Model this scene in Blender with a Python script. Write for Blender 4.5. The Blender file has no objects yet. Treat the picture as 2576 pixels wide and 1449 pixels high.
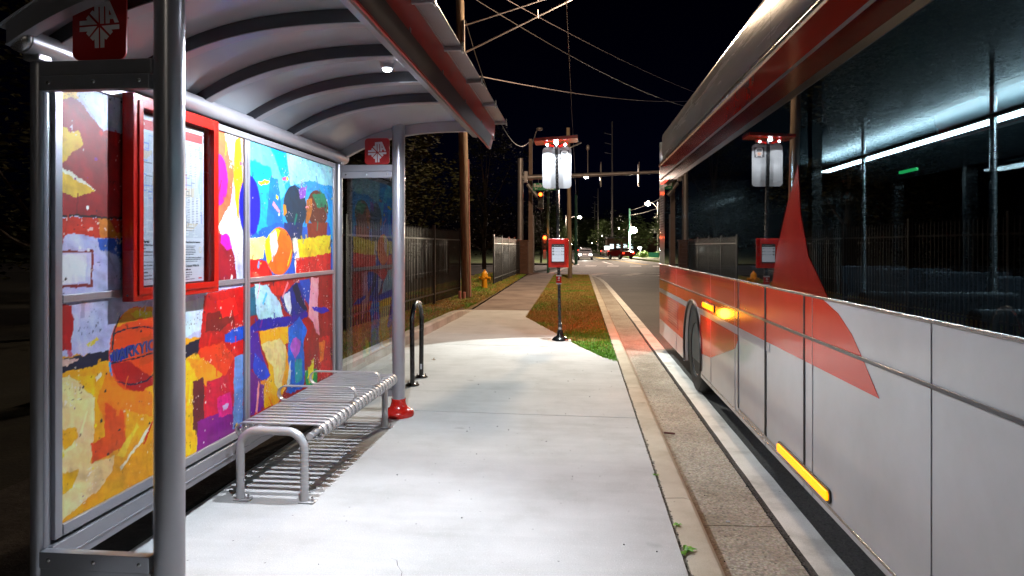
import bpy, bmesh, math, random
import numpy as np
from mathutils import Vector, Matrix, noise
R = math.radians
S = bpy.context.scene
COL = S.collection
random.seed(7); rng = np.random.default_rng(7)

# ---------------------------------------------------------------- camera, sky, exposure
cd = bpy.data.cameras.new('camera'); cam = bpy.data.objects.new('camera', cd); COL.objects.link(cam)
cam.location = (0, 0, 1.5); cam.rotation_euler = (R(90), 0, math.atan(169/1659))
cd.sensor_width = 36; cd.lens = 36*1659/2576; cd.shift_y = -103.5/2576
cd.clip_start = .05; cd.clip_end = 3000
S.camera = cam
W = bpy.data.worlds.new('World'); S.world = W; W.use_nodes = True
nt = W.node_tree; bg = nt.nodes['Background']
sky = nt.nodes.new('ShaderNodeTexSky'); sky.sky_type = 'NISHITA'; sky.sun_disc = False
sky.sun_elevation = R(-5.5); sky.sun_rotation = R(10); sky.altitude = 0; sky.ozone_density = 8; sky.dust_density = 0; sky.air_density = 1.0
nt.links.new(sky.outputs[0], bg.inputs[0]); bg.inputs[1].default_value = .075
S.view_settings.view_transform = 'Standard'; S.view_settings.look = 'None'
S.view_settings.exposure = 0; S.view_settings.gamma = 1
S.render.engine = 'CYCLES'
S.cycles.max_bounces = 8; S.cycles.transparent_max_bounces = 16
S.cycles.sample_clamp_indirect = 4; S.cycles.caustics_reflective = False; S.cycles.caustics_refractive = False

def lamp(kind, name, loc, power, color, size=.03, parent=None, aim=None, spot=60, blend=.5):
    l = bpy.data.lights.new(name, kind); l.energy = power; l.color = color
    if kind in ('POINT', 'SPOT'): l.shadow_soft_size = size
    if kind == 'SPOT': l.spot_size = R(spot); l.spot_blend = blend
    o = bpy.data.objects.new(name, l); COL.objects.link(o)
    loc = Vector(loc)
    if aim is not None: o.rotation_euler = (Vector(aim)-loc).to_track_quat('-Z', 'Y').to_euler()
    if parent: o.parent = parent; loc = loc - parent.location
    o.location = loc
    return o

# ---------------------------------------------------------------- helpers
def srgb(h):
    v = [int(h[i:i+2], 16)/255 for i in (0, 2, 4)]
    return tuple(x/12.92 if x <= .04045 else ((x+.055)/1.055)**2.4 for x in v)

def thing(name, label, cat, loc=(0, 0, 0), group=None, kind=None):
    o = bpy.data.objects.new(name, None); COL.objects.link(o); o.location = loc; o.empty_display_size = .2
    o['label'] = label; o['category'] = cat
    if group: o['group'] = group
    if kind: o['kind'] = kind
    return o
def tag(o, label, cat, group=None, kind=None):
    o['label'] = label; o['category'] = cat
    if group: o['group'] = group
    if kind: o['kind'] = kind
    return o
def copytree(o, loc, label, parent=None):
    c = o.copy(); COL.objects.link(c); c.location = loc; c['label'] = label
    for ch in list(o.children):
        d = ch.copy(); COL.objects.link(d); d.parent = c
        for g in ch.children:
            e = g.copy(); COL.objects.link(e); e.parent = d
    return c

class MB:
    def __init__(s): s.v = []; s.f = []
    def add(s, vs, fs):
        n = len(s.v); s.v += [tuple(v) for v in vs]; s.f += [tuple(i+n for i in f) for f in fs]; return s
    def box(s, x0, x1, y0, y1, z0, z1):
        return s.add([(x, y, z) for x in (x0, x1) for y in (y0, y1) for z in (z0, z1)],
                     [(0,1,3,2),(4,6,7,5),(0,4,5,1),(2,3,7,6),(0,2,6,4),(1,5,7,3)])
    def hexa(s, a, b):      # two quads a,b (lists of 4 pts) joined
        return s.add(list(a)+list(b), [(3,2,1,0),(4,5,6,7),(0,1,5,4),(1,2,6,5),(2,3,7,6),(3,0,4,7)])
    def quad(s, *p): return s.add(p, [tuple(range(len(p)))])
    def cyl(s, p0, p1, r0, r1=None, n=16, caps=True):
        return s.tube([p0, p1], [r0, r0 if r1 is None else r1], n, caps)
    def tube(s, path, r, n=12, caps=True, closed=False):
        P = [Vector(p) for p in path]; m = len(P)
        rr = r if isinstance(r, (list, tuple)) else [r]*m
        vs = []; up = None
        for i, p in enumerate(P):
            if closed: t = P[(i+1) % m]-P[i-1]
            else: t = P[min(i+1, m-1)]-P[max(i-1, 0)]
            t.normalize()
            if up is None:
                up = Vector((0, 0, 1)) if abs(t.z) < .9 else Vector((0, 1, 0))
            a = t.cross(up).normalized(); b = a.cross(t).normalized(); up = b
            for k in range(n):
                w = 2*math.pi*k/n
                vs.append(p+a*math.cos(w)*rr[i]+b*math.sin(w)*rr[i])
        fs = []
        for i in range(m if closed else m-1):
            j = (i+1) % m
            for k in range(n):
                l = (k+1) % n
                fs.append((i*n+k, i*n+l, j*n+l, j*n+k))
        if caps and not closed:
            fs.append(tuple(range(n-1, -1, -1))); fs.append(tuple((m-1)*n+k for k in range(n)))
        return s.add(vs, fs)
    def lathe(s, c, prof, n=32):
        vs = []; m = len(prof)
        for r, z in prof:
            for k in range(n):
                w = 2*math.pi*k/n; vs.append((c[0]+r*math.cos(w), c[1]+r*math.sin(w), c[2]+z))
        fs = [(i*n+k, i*n+(k+1) % n, (i+1)*n+(k+1) % n, (i+1)*n+k) for i in range(m-1) for k in range(n)]
        fs.append(tuple(range(n-1, -1, -1))); fs.append(tuple((m-1)*n+k for k in range(n)))
        return s.add(vs, fs)
    def prism(s, poly, ax, t0, t1):      # polygon in the plane normal to ax
        def P(a, b, t): return {'x': (t, a, b), 'y': (a, t, b), 'z': (a, b, t)}[ax]
        n = len(poly)
        vs = [P(a, b, t0) for a, b in poly]+[P(a, b, t1) for a, b in poly]
        fs = [tuple(range(n-1, -1, -1)), tuple(range(n, 2*n))]+[(i, (i+1) % n, n+(i+1) % n, n+i) for i in range(n)]
        return s.add(vs, fs)
    def sweep(s, prof, y0, y1):       # profile in x,z swept along y
        return s.prism(prof, 'y', y0, y1)
    def ball(s, c, r, n=12, m=8, sc=(1, 1, 1)):
        vs = []; fs = []
        for i in range(m+1):
            a = math.pi*i/m
            for k in range(n):
                w = 2*math.pi*k/n
                vs.append((c[0]+sc[0]*r*math.sin(a)*math.cos(w), c[1]+sc[1]*r*math.sin(a)*math.sin(w), c[2]+sc[2]*r*math.cos(a)))
        fs = [(i*n+k, (i+1)*n+k, (i+1)*n+(k+1) % n, i*n+(k+1) % n) for i in range(m) for k in range(n)]
        return s.add(vs, fs)
    def build(s, name, m, parent=None, bevel=0, sharp=35, kind=None, fix=True, seg=2):
        off = Vector((0, 0, 0))
        q = parent
        while q is not None: off = off+q.location; q = q.parent
        me = bpy.data.meshes.new(name)
        me.from_pydata([tuple(Vector(v)-off) for v in s.v], [], s.f); me.update()
        if fix:
            bm = bmesh.new(); bm.from_mesh(me)
            bmesh.ops.recalc_face_normals(bm, faces=bm.faces)
            for e in bm.edges: e.smooth = len(e.link_faces) == 2 and e.calc_face_angle(9) < R(sharp)
            for f in bm.faces: f.smooth = True
            bm.to_mesh(me); bm.free()
        o = bpy.data.objects.new(name, me); COL.objects.link(o)
        if m is not None: me.materials.append(m)
        if parent: o.parent = parent
        if bevel:
            b = o.modifiers.new('bevel', 'BEVEL'); b.width = bevel; b.segments = seg; b.limit_method = 'ANGLE'; b.harden_normals = True
        if kind: o['kind'] = kind
        return o

def text(name, body, m, parent, size, mat4, extrude=.001, bold=0, align='CENTER', space=1.0):
    cu = bpy.data.curves.new(name, 'FONT'); cu.body = body; cu.size = size; cu.extrude = extrude; cu.offset = bold
    cu.align_x = align; cu.align_y = 'CENTER'; cu.space_character = space; cu.resolution_u = 3
    t = bpy.data.objects.new(name, cu); COL.objects.link(t)
    dg = bpy.context.evaluated_depsgraph_get(); me = bpy.data.meshes.new_from_object(t.evaluated_get(dg))
    bpy.data.objects.remove(t)
    off = Vector((0, 0, 0)); q = parent
    while q is not None: off = off+q.location; q = q.parent
    me.transform(Matrix.Translation(-off) @ mat4)
    o = bpy.data.objects.new(name, me); COL.objects.link(o); me.materials.clear(); me.materials.append(m)
    if parent: o.parent = parent
    return o
def facing_y(x, y, z): return Matrix(((1, 0, 0, x), (0, 0, -1, y), (0, 1, 0, z), (0, 0, 0, 1)))   # reads from -y
def facing_x(x, y, z): return Matrix(((0, 0, 1, x), (1, 0, 0, y), (0, 1, 0, z), (0, 0, 0, 1)))    # reads from +x, text runs +y

# ---------------------------------------------------------------- materials
def mat(name, col, rough=.5, metal=0, coat=0, var=0, vscale=6, bump=0, bscale=60, emit=None, estr=0, spec=.5, col2=None, coords='Object', stretch=None):
    m = bpy.data.materials.new(name); m.use_nodes = True; t = m.node_tree; p = t.nodes['Principled BSDF']
    c = (*col, 1)
    p.inputs['Base Color'].default_value = c; p.inputs['Roughness'].default_value = rough; p.inputs['Metallic'].default_value = metal
    p.inputs['Coat Weight'].default_value = coat; p.inputs['Coat Roughness'].default_value = .06
    p.inputs['Specular IOR Level'].default_value = spec
    tc = t.nodes.new('ShaderNodeTexCoord'); src = tc.outputs[coords]
    if stretch:
        mp = t.nodes.new('ShaderNodeMapping'); mp.inputs['Scale'].default_value = stretch; t.links.new(src, mp.inputs[0]); src = mp.outputs[0]
    if var or col2:
        n = t.nodes.new('ShaderNodeTexNoise'); n.inputs['Scale'].default_value = vscale; n.inputs['Detail'].default_value = 8; n.inputs['Roughness'].default_value = .65
        t.links.new(src, n.inputs[0])
        r = t.nodes.new('ShaderNodeValToRGB'); r.color_ramp.elements[0].position = .32; r.color_ramp.elements[1].position = .7
        a, b = (tuple(x*(1-var) for x in col), tuple(min(1, x*(1+var)) for x in col)) if col2 is None else (col, col2)
        r.color_ramp.elements[0].color = (*a, 1); r.color_ramp.elements[1].color = (*b, 1)
        t.links.new(n.outputs[0], r.inputs[0]); t.links.new(r.outputs[0], p.inputs['Base Color'])
        rr = t.nodes.new('ShaderNodeMapRange'); rr.inputs[3].default_value = max(.03, rough-.08); rr.inputs[4].default_value = min(1, rough+.1)
        t.links.new(n.outputs[0], rr.inputs[0]); t.links.new(rr.outputs[0], p.inputs['Roughness'])
    if bump:
        n2 = t.nodes.new('ShaderNodeTexNoise'); n2.inputs['Scale'].default_value = bscale; n2.inputs['Detail'].default_value = 5
        t.links.new(src, n2.inputs[0]); b = t.nodes.new('ShaderNodeBump'); b.inputs['Strength'].default_value = bump; b.inputs['Distance'].default_value = .01
        t.links.new(n2.outputs[0], b.inputs['Height']); t.links.new(b.outputs[0], p.inputs['Normal'])
    if emit: p.inputs['Emission Color'].default_value = (*emit, 1); p.inputs['Emission Strength'].default_value = estr
    return m

def glass(name, tint, rough=.02, ior=1.5, boost=1.0):
    m = bpy.data.materials.new(name); m.use_nodes = True; t = m.node_tree; t.nodes.clear()
    o = t.nodes.new('ShaderNodeOutputMaterial'); mx = t.nodes.new('ShaderNodeMixShader'); fr = t.nodes.new('ShaderNodeFresnel'); fr.inputs[0].default_value = ior
    tr = t.nodes.new('ShaderNodeBsdfTransparent'); tr.inputs[0].default_value = (*tint, 1)
    gl = t.nodes.new('ShaderNodeBsdfGlossy'); gl.inputs['Roughness'].default_value = rough
    gl.inputs[0].default_value = (boost, boost, boost, 1)
    ge = t.nodes.new('ShaderNodeNewGeometry'); iv = t.nodes.new('ShaderNodeMath'); iv.operation = 'SUBTRACT'; iv.inputs[0].default_value = 1; t.links.new(ge.outputs['Backfacing'], iv.inputs[1])
    mu = t.nodes.new('ShaderNodeMath'); mu.operation = 'MULTIPLY'; t.links.new(fr.outputs[0], mu.inputs[0]); t.links.new(iv.outputs[0], mu.inputs[1])
    t.links.new(mu.outputs[0], mx.inputs[0]); t.links.new(tr.outputs[0], mx.inputs[1]); t.links.new(gl.outputs[0], mx.inputs[2]); t.links.new(mx.outputs[0], o.inputs[0])
    return m

def rock(name, base, dark, light, speck=.5, sscale=220, bump=.25, rough=.85, mott=1.2, stain=None, agg=0, sparkle=0, streak=None):
    """concrete / asphalt: large mottling + fine grain + specks"""
    m = bpy.data.materials.new(name); m.use_nodes = True; t = m.node_tree; p = t.nodes['Principled BSDF']
    N, L = t.nodes.new, t.links.new
    tc = N('ShaderNodeTexCoord'); src = tc.outputs['Object']
    def noise_(sc, det=6, ro=.6, s_=None):
        n = N('ShaderNodeTexNoise'); n.inputs['Scale'].default_value = sc; n.inputs['Detail'].default_value = det; n.inputs['Roughness'].default_value = ro
        L(s_ or src, n.inputs[0]); return n.outputs[0]
    def ramp(v, *st):
        r = N('ShaderNodeValToRGB'); e = r.color_ramp.elements
        while len(e) < len(st): e.new(.5)
        for q, (pos, c) in zip(e, st): q.position = pos; q.color = (*c, 1) if len(c) == 3 else c
        L(v, r.inputs[0]); return r.outputs[0]
    def mix(a, b, fac, mode='MIX'):
        x = N('ShaderNodeMix'); x.data_type = 'RGBA'; x.blend_type = mode
        if isinstance(fac, (int, float)): x.inputs[0].default_value = fac
        else: L(fac, x.inputs[0])
        L(a, x.inputs[6])
        if isinstance(b, tuple): x.inputs[7].default_value = (*b, 1)
        else: L(b, x.inputs[7])
        return x.outputs[2]
    c = ramp(noise_(mott, 9, .62), (.33, dark), (.5, base), (.7, light))
    if streak:
        mp = N('ShaderNodeMapping'); mp.inputs['Scale'].default_value = streak; L(src, mp.inputs[0])
        c = mix(c, ramp(noise_(1, 5, .6, mp.outputs[0]), (.3, (.93,)*3), (.7, (1.04,)*3)), 1, 'MULTIPLY')
    c = mix(c, ramp(noise_(sscale, 3, .7), (.3, (.62,)*3), (.5, (1, 1, 1)), (.72, (1.25,)*3)), speck, 'MULTIPLY')
    if agg:
        v = N('ShaderNodeTexVoronoi'); v.inputs['Scale'].default_value = agg; L(src, v.inputs[0])
        hv = N('ShaderNodeHueSaturation'); L(v.outputs['Color'], hv.inputs['Color']); hv.inputs['Saturation'].default_value = .16; hv.inputs['Value'].default_value = 1.3
        c = mix(c, mix(c, hv.outputs[0], 1, 'MULTIPLY'), .75)
        c = mix(c, dark, ramp(v.outputs['Distance'], (.45, (0, 0, 0)), (.75, (.7,)*3)))
    # dark pin spots
    v2 = N('ShaderNodeTexVoronoi'); v2.inputs['Scale'].default_value = 9; L(src, v2.inputs[0])
    c = mix(c, tuple(x*.25 for x in dark), ramp(v2.outputs['Distance'], (.035, (.8,)*3), (.06, (0, 0, 0))))
    wn = N('ShaderNodeVectorMath'); wn.operation = 'MULTIPLY_ADD'; nn_ = N('ShaderNodeTexNoise'); nn_.inputs['Scale'].default_value = 9; L(src, nn_.inputs[0]); L(nn_.outputs['Color'], wn.inputs[0]); wn.inputs[1].default_value = (.12, .12, 0); L(src, wn.inputs[2])
    v4 = N('ShaderNodeTexVoronoi'); v4.inputs['Scale'].default_value = 1.7; L(wn.outputs[0], v4.inputs[0])
    c = mix(c, tuple(x*.62 for x in dark), ramp(v4.outputs['Distance'], (.02, (.55,)*3), (.085, (0, 0, 0))))
    if sparkle:
        v3 = N('ShaderNodeTexVoronoi'); v3.inputs['Scale'].default_value = 60; L(src, v3.inputs[0])
        c = mix(c, (.95, .95, .95), ramp(v3.outputs['Distance'], (.07, (sparkle,)*3), (.12, (0, 0, 0))))
    if stain:
        sx = N('ShaderNodeSeparateXYZ'); L(src, sx.inputs[0])
        nx = noise_(7, 4); ad = N('ShaderNodeMath'); ad.operation = 'MULTIPLY_ADD'; L(nx, ad.inputs[0]); ad.inputs[1].default_value = .03; L(sx.outputs[0], ad.inputs[2])
        x0, x1, sc_ = stain
        c = mix(c, sc_, ramp(N_range(t, ad.outputs[0], x0-.03, x1+.03), (.0, (0, 0, 0)), (.3, (.85,)*3), (.62, (.8,)*3), (1, (0, 0, 0))))
    L(c, p.inputs['Base Color']); p.inputs['Roughness'].default_value = rough; p.inputs['Specular IOR Level'].default_value = .35
    b = N('ShaderNodeBump'); b.inputs['Strength'].default_value = bump; b.inputs['Distance'].default_value = .01
    h = noise_(sscale*.6, 6, .7)
    L(h, b.inputs['Height']); L(b.outputs[0], p.inputs['Normal'])
    return m
def N_range(t, v, a, b):
    n = t.nodes.new('ShaderNodeMapRange'); n.inputs[1].default_value = a; n.inputs[2].default_value = b; t.links.new(v, n.inputs[0]); return n.outputs[0]

M = dict(
 conc=rock('pale_concrete', (.52, .525, .52), (.45, .455, .445), (.57, .575, .57), speck=.5, sscale=150, bump=.15, mott=2.1, sparkle=.7, streak=(1.2, 9, 1)),
 walk=rock('old_concrete', (.23, .175, .145), (.14, .105, .085), (.29, .23, .195), speck=.5, sscale=150, bump=.2, mott=.9, streak=(1, 6, 1)),
 kerb=rock('kerb_concrete', (.52, .46, .36), (.42, .36, .27), (.6, .55, .45), speck=.4, sscale=190, bump=.25, mott=2.2),
 kerbl=rock('retaining_concrete', (.45, .43, .38), (.3, .28, .24), (.55, .53, .48), speck=.45, sscale=150, bump=.3, mott=2),
 gutter=rock('gutter_concrete', (.44, .40, .34), (.28, .24, .19), (.54, .5, .43), speck=.55, sscale=160, bump=.5, mott=1.6, agg=70, stain=(.695, .745, (.22, .09, .03))),
 asph=rock('asphalt', (.085, .08, .077), (.058, .055, .053), (.11, .106, .10), speck=.9, sscale=210, bump=.6, rough=.8, mott=.5, agg=90),
 line=rock('white_road_paint', (.76, .75, .72), (.55, .54, .51), (.84, .83, .81), speck=.45, sscale=150, bump=.3, mott=3),
 yline=rock('yellow_road_paint', (.55, .34, .05), (.4, .24, .03), (.62, .42, .08), speck=.4, sscale=90, bump=.2, mott=1),
 soil=rock('dark_soil', (.035, .03, .028), (.018, .015, .014), (.07, .062, .055), speck=.9, sscale=60, bump=.9, mott=4, rough=1),
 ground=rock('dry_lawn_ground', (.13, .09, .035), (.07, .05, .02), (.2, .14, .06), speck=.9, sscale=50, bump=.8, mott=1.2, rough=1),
 silver=mat('silver_powder_coat', (.45, .45, .49), .3, .62, .15, var=.06, vscale=3, bump=.04, bscale=400),
 chrome=mat('brushed_aluminium', (.62, .62, .64), .24, .9, var=.08, vscale=4, bump=.03, bscale=200),
 bench=mat('bench_silver_coat', (.60, .61, .63), .3, .35, .4, var=.05, vscale=5, bump=.03, bscale=300),
 ceil=mat('grey_roof_sheet', (.56, .62, .69), .22, .15, .3, var=.05, vscale=1.5, bump=.02, bscale=8),
 ribm=mat('dark_grey_rib_coat', (.022, .022, .027), .4, .2, .1, var=.08),
 red=mat('red_gloss_paint', (.50, .012, .006), .22, 0, .5, var=.06, vscale=5, bump=.02, bscale=90),
 signred=mat('red_sign_sheet', (.36, .006, .006), .35, 0, .1, var=.05),
 fdark=mat('dark_fascia_strip', (.02, .002, .002), .3, 0, .3),
 fascia=mat('red_fascia_sheet', (.42, .022, .016), .38, 0, .1, var=.25, vscale=3, bump=.03, bscale=5),
 black=mat('black_powder_coat', (.008, .008, .009), .25, 0, .4, var=.2, bump=.05, bscale=200),
 iron=mat('black_iron', (.022, .022, .024), .38, 0, .2, var=.3, bump=.05),
 rubber=mat('black_rubber', (.012, .012, .012), .7, 0, var=.2),
 white=mat('white_vinyl', (.78, .78, .79), .35, 0, .1),
 busw=mat('bus_white_paint', (.62, .62, .63), .22, 0, .5, var=.06, vscale=.9, bump=.02, bscale=3, col2=(.49, .485, .48)),
 busf=mat('bus_white_brightened', (.82, .82, .83), .25, .1, .4, var=.05, vscale=2, bump=.015, bscale=4, stretch=(1, .15, 3)),  # lighter copy of the bus white: missing light put into the colour
 busr=mat('bus_red_paint', (.55, .028, .018), .22, 0, .5, var=.1, vscale=1.5, bump=.01, bscale=3),
 busm=mat('bus_maroon_panel', (.16, .008, .008), .18, 0, .5),
 busg=mat('bus_grey_stripe', (.33, .33, .36), .3, .1, .3),
 busk=mat('bus_black_trim', (.008, .008, .009), .35, 0, .2),
 paper=mat('white_printed_paper', (.55, .57, .62), .5),
 ink=mat('dark_ink', (.02, .02, .023), .6),
 tan=mat('map_tan_ink', (.66, .58, .42), .5), bluei=mat('map_blue_ink', (.42, .5, .78), .5), redi=mat('map_red_ink', (.6, .05, .05), .5), greeni=mat('map_green_ink', (.35, .6, .4), .5),
 wood=mat('weathered_pole_wood', (.10, .065, .04), .85, 0, var=.4, vscale=3, bump=1, bscale=9, col2=(.34, .25, .17), stretch=(6, 6, .5)),
 concp=mat('square_pole_concrete', (.36, .25, .2), .85, var=.2, vscale=2, bump=.3),
 steel=mat('galvanised_steel', (.42, .38, .38), .45, .5, var=.15, vscale=3),
 gsteel=mat('green_tinted_steel', (.12, .34, .26), .5, .3, var=.15),
 brick=mat('brown_block', (.16, .08, .055), .9, var=.3, vscale=4, bump=.4),
 hyd=mat('yellow_hydrant_paint', (.75, .34, .015), .35, 0, .3, var=.12, vscale=8, bump=.1, bscale=40),
 pink=mat('faded_pink_plastic', (.55, .25, .22), .5, var=.1),
 signg=mat('street_sign_green', (.0, .34, .14), .45),
 refl=mat('reflective_white_sheet', (.36, .37, .385), .4, 0, .2, var=.03, vscale=2),
 orange=mat('orange_vinyl', (.8, .25, .03), .5),
 wire=mat('wire_sheath', (.07, .06, .055), .5, .3),
 wirel=mat('pale_span_wire', (.15, .12, .12), .7, .0),
 e_cool=mat('led_lens', (1, 1, 1), emit=(.85, .92, 1), estr=35),
 e_warm=mat('street_lamp_lens', (1, 1, 1), emit=(1, .86, .66), estr=120),
 e_head=mat('headlight_lens', (1, 1, 1), emit=(1, .93, .82), estr=60),
 e_tail=mat('tail_lamp_lens', (.5, .01, .01), emit=(1, .03, .01), estr=6),
 e_amber=mat('amber_marker_lens', (.9, .35, .02), .3, emit=(1, .34, .0), estr=1.9),
 e_redsig=mat('red_signal_lens', (.6, .03, .01), emit=(1, .08, .01), estr=14),
 e_screen=mat('lit_screen', (.2, .2, .2), .4, emit=(.72, .8, .95), estr=.62),
 e_strip=mat('bus_ceiling_light', (1, 1, 1), emit=(.8, .94, 1), estr=170),
 e_green=mat('green_bus_indicator', (.1, .6, .2), emit=(.05, 1, .25), estr=6),
 e_win=mat('lit_sign_face', (.6, .7, .7), emit=(.75, .95, 1), estr=2.0),
 leaf=mat('evergreen_leaf', (.005, .007, .002), .8, col2=(.032, .03, .008), vscale=2.5, spec=.1),
 leaf2=mat('dim_shrub_leaf', (.025, .045, .012), .5, col2=(.06, .08, .025), vscale=3),
 hedge=mat('clipped_hedge_leaf', (.12, .26, .02), .5, col2=(.22, .4, .04), vscale=6),
 bark=mat('tree_bark', (.03, .022, .015), .9, var=.3, bump=.6, bscale=20),
 cloth=mat('dark_blue_seat_fabric', (.006, .009, .016), .8, var=.2),
 busin=mat('bus_interior_grey', (.05, .065, .072), .5, var=.1),
 g_clear=glass('clear_panel_glass', (.90, .93, .95), .006, 2.7),
 g_bus=glass('tinted_bus_glass', (.20, .23, .24), .008, 1.5),
 g_case=glass('case_glass', (.93, .95, .96), .01, 1.45),
)
# ---------------------------------------------------------------- ground, paving, road
def sheet(poly, z, name, m, kind='structure', thick=0):
    b = MB()
    if thick: b.prism(poly, 'z', z-thick, z)
    else: b.quad(*[(x, y, z) for x, y in poly])
    return b.build(name, m, kind=kind)
sheet([(-900, -300), (900, -300), (900, 1500), (-900, 1500)], -.30, 'ground', M['ground'])
# raised lawn beside the street (fence side) and around the walk
b = MB()
MB().prism([(-60, -14), (-2.215, -14), (-2.215, 6.02), (-2.86, 6.02), (-2.70, 15.6), (-2.78, 37), (-60, 37)], 'z', -.29, -.035).build('lawn', rock('darkened_lawn_ground', (.012, .012, .007), (.006, .006, .004), (.022, .02, .011), speck=.9, sscale=40, bump=.8, mott=2, rough=1), kind='structure')  # fence side: the unlit dark at far left is put into the colour
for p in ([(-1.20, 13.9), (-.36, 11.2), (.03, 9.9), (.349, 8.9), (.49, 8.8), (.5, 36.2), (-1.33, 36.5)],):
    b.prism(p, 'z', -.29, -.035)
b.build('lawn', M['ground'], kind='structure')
b = MB().prism([(-3.6, -6), (-2.215, -6), (-2.215, 6.0), (-2.9, 6.0), (-3.6, 6.4)], 'z', -.028, -.022)
b.build('soil_strip', M['soil'], kind='structure')
# pavement slabs, bevelled so the joints show
def yr(x, y): return y-.03*(x+1)        # joints run a little askew
b = MB()
g = .007
b.prism([(-2.21, -5), (.498, -5), (.498, yr(.5, 2.0-7)-g if False else -.5-g), (-2.21, -.5-g)], 'z', -.2, 0)
b.prism([(-2.21, -.5+g), (.498, -.5+g), (.498, 5.86-g), (-2.21, 5.95-g)], 'z', -.2, 0)
b.prism([(-2.72, 5.96+g), (-2.21, 5.95+g), (.498, 5.86+g), (.498, 8.83), (.33, 9.03), (.03, 9.93-g), (-2.62, 10.02-g)], 'z', -.2, 0)
b.prism([(-2.62, 10.02+g), (.02, 9.94+g), (-.36, 11.33), (-1.145, 14.1), (-1.16, 15.5-g), (-2.49, 15.55-g)], 'z', -.2, 0)
b.build('pavement', M['conc'], bevel=.004, kind='structure')
b = MB(); y = 15.5
while y < 36:
    y2 = y+1.52; f = lambda q: (-2.53-.012*(q-15.5), -1.15-.0095*(q-15.5))
    b.prism([(f(y)[0], y+g), (f(y)[1], y+g), (f(y2)[1], y2-g), (f(y2)[0], y2-g)], 'z', -.2, random.uniform(-.002, .004)); y = y2
b.prism([(-2.9, y+.01), (-1.3, y+.01), (-1.2, 38.1), (-2.9, 38.1)], 'z', -.26, -.02)
b.build('footpath', M['walk'], bevel=.006, kind='structure')
# hairline cracks
b = MB()
for (x, y, dx, dy, n_) in ((-2.2, 9.4, .05, .03, 14), (-2.45, 12.2, .06, .015, 12), (-.9, 3.1, .02, -.04, 9), (.1, 6.9, .03, .03, 12), (-2.0, 7.3, .035, -.03, 10)):
    for k in range(n_):
        x2, y2 = x+dx+random.uniform(-.02, .02), y+dy+random.uniform(-.03, .03); w_ = random.uniform(.0007, .0018)
        b.quad((x-w_, y, .0006), (x2-w_, y2, .0006), (x2+w_, y2, .0006), (x+w_, y, .0006)); x, y = x2, y2
b.build('pavement_cracks', M['ink'], kind='structure', fix=False)
# kerb upstand and gutter pan in 3.1 m lengths
kp = [(.512, -.3), (.512, -.003), (.62, .002), (.655, -.006), (.678, -.03), (.70, -.146), (.70, -.3)]
gp_ = [(.703, -.3), (.703, -.142), (.73, -.156), (1.15, -.147), (1.15, -.3)]
bk, bg_ = MB(), MB(); y = 4.02-3.1*3
while y < 36.5:
    y2 = min(y+3.1, 36.5); bk.sweep(kp, y+.004, y2-.004); bg_.sweep(gp_, y+.004, y2-.004); y += 3.1
bk.build('kerb', M['kerb'], bevel=.004, kind='structure', sharp=50); bg_.build('gutter', M['gutter'], bevel=.003, kind='structure', sharp=50)
# roots and grit in the crack behind the kerb
b = MB()
for i in range(900):
    y = random.uniform(1.2, 9.0); x = random.gauss(.508, .006); r = random.uniform(.002, .007)
    b.ball((x, y, -.004+random.uniform(-.004, .004)), r, 5, 3, (1, random.uniform(1, 2.2), .7))
b.build('gravel', rock('kerb_grit', (.22, .19, .15), (.05, .045, .04), (.4, .38, .33), sscale=40, mott=30), kind='stuff')
# asphalt with a ragged edge against the gutter
pts = []; y = -8
while y < 36.6:
    d = 1.158+.012*noise.noise((y*9, 0, 1))+.008*noise.noise((y*31, 3, 1)); pts.append((d, y)); y += .025 if y < 14 else .25
road = pts+[(.9, 37.0), (-60, 37.2), (-60, 60), (-.3, 60), (-1.6, 97), (-9, 200), (-16, 420), (2, 420), (3.2, 200), (7.0, 88), (9.0, 62), (60, 60), (60, 37), (16, 37), (16, -8)]
b = MB().prism(road, 'z', -.29, -.143); b.build('road', M['asph'], kind='structure')
# gritty ragged lip
b = MB()
for i in range(2600):
    y = random.uniform(1.5, 13); x = random.gauss(1.163, .008); r = random.uniform(.003, .009)
    b.ball((x, y, -.142), r, 5, 3, (1, 1.3, .6))
b.build('asphalt_crumbs', M['asph'], kind='stuff')
def strip(bm_, pts, w, z=-.139):
    """ribbon of paint following a centre line"""
    L_ = []; R_ = []
    for i, p in enumerate(pts):
        a = Vector(pts[max(i-1, 0)]); c = Vector(pts[min(i+1, len(pts)-1)]); t = (c-a).normalized(); n = Vector((-t.y, t.x))
        q = Vector(p); L_.append(q+n*w/2); R_.append(q-n*w/2)
    for i in range(len(pts)-1):
        bm_.quad((*R_[i], z), (*R_[i+1], z), (*L_[i+1], z), (*L_[i], z))
b = MB(); ys = [-8+.04*i for i in range(560)]
edge = [(1.275+.004*noise.noise((q*3, 9, 0)), q) for q in ys]+[(1.26, 17), (1.22, 24), (1.17, 30), (1.1, 33), (.98, 35.3), (.83, 36.6), (.6, 37.4)]
strip(b, edge, .18); b.build('edge_line', M['line'], kind='structure')
b = MB()
strip(b, [(-1.4, 37.9), (40, 37.9)], .22); strip(b, [(-1.4, 41.7), (40, 41.7)], .22)
for k in range(16): x = .2+2.1*k; b.quad((x, 38.1, -.139), (x+.65, 38.1, -.139), (x+1.75, 41.5, -.139), (x+1.1, 41.5, -.139))
for k in range(14): x = -1.5+1.9*k; b.quad((x, 55.6, -.139), (x+.95, 55.6, -.139), (x+1.15, 58.2, -.139), (x+.2, 58.2, -.139))
strip(b, [(-3, 54.9), (30, 54.9)], .2)
strip(b, [(-6.4, 38.4), (-1.6, 38.6)], .35, -.139); strip(b, [(-1.9, 38.9), (-.6, 60)], .35)
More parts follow.
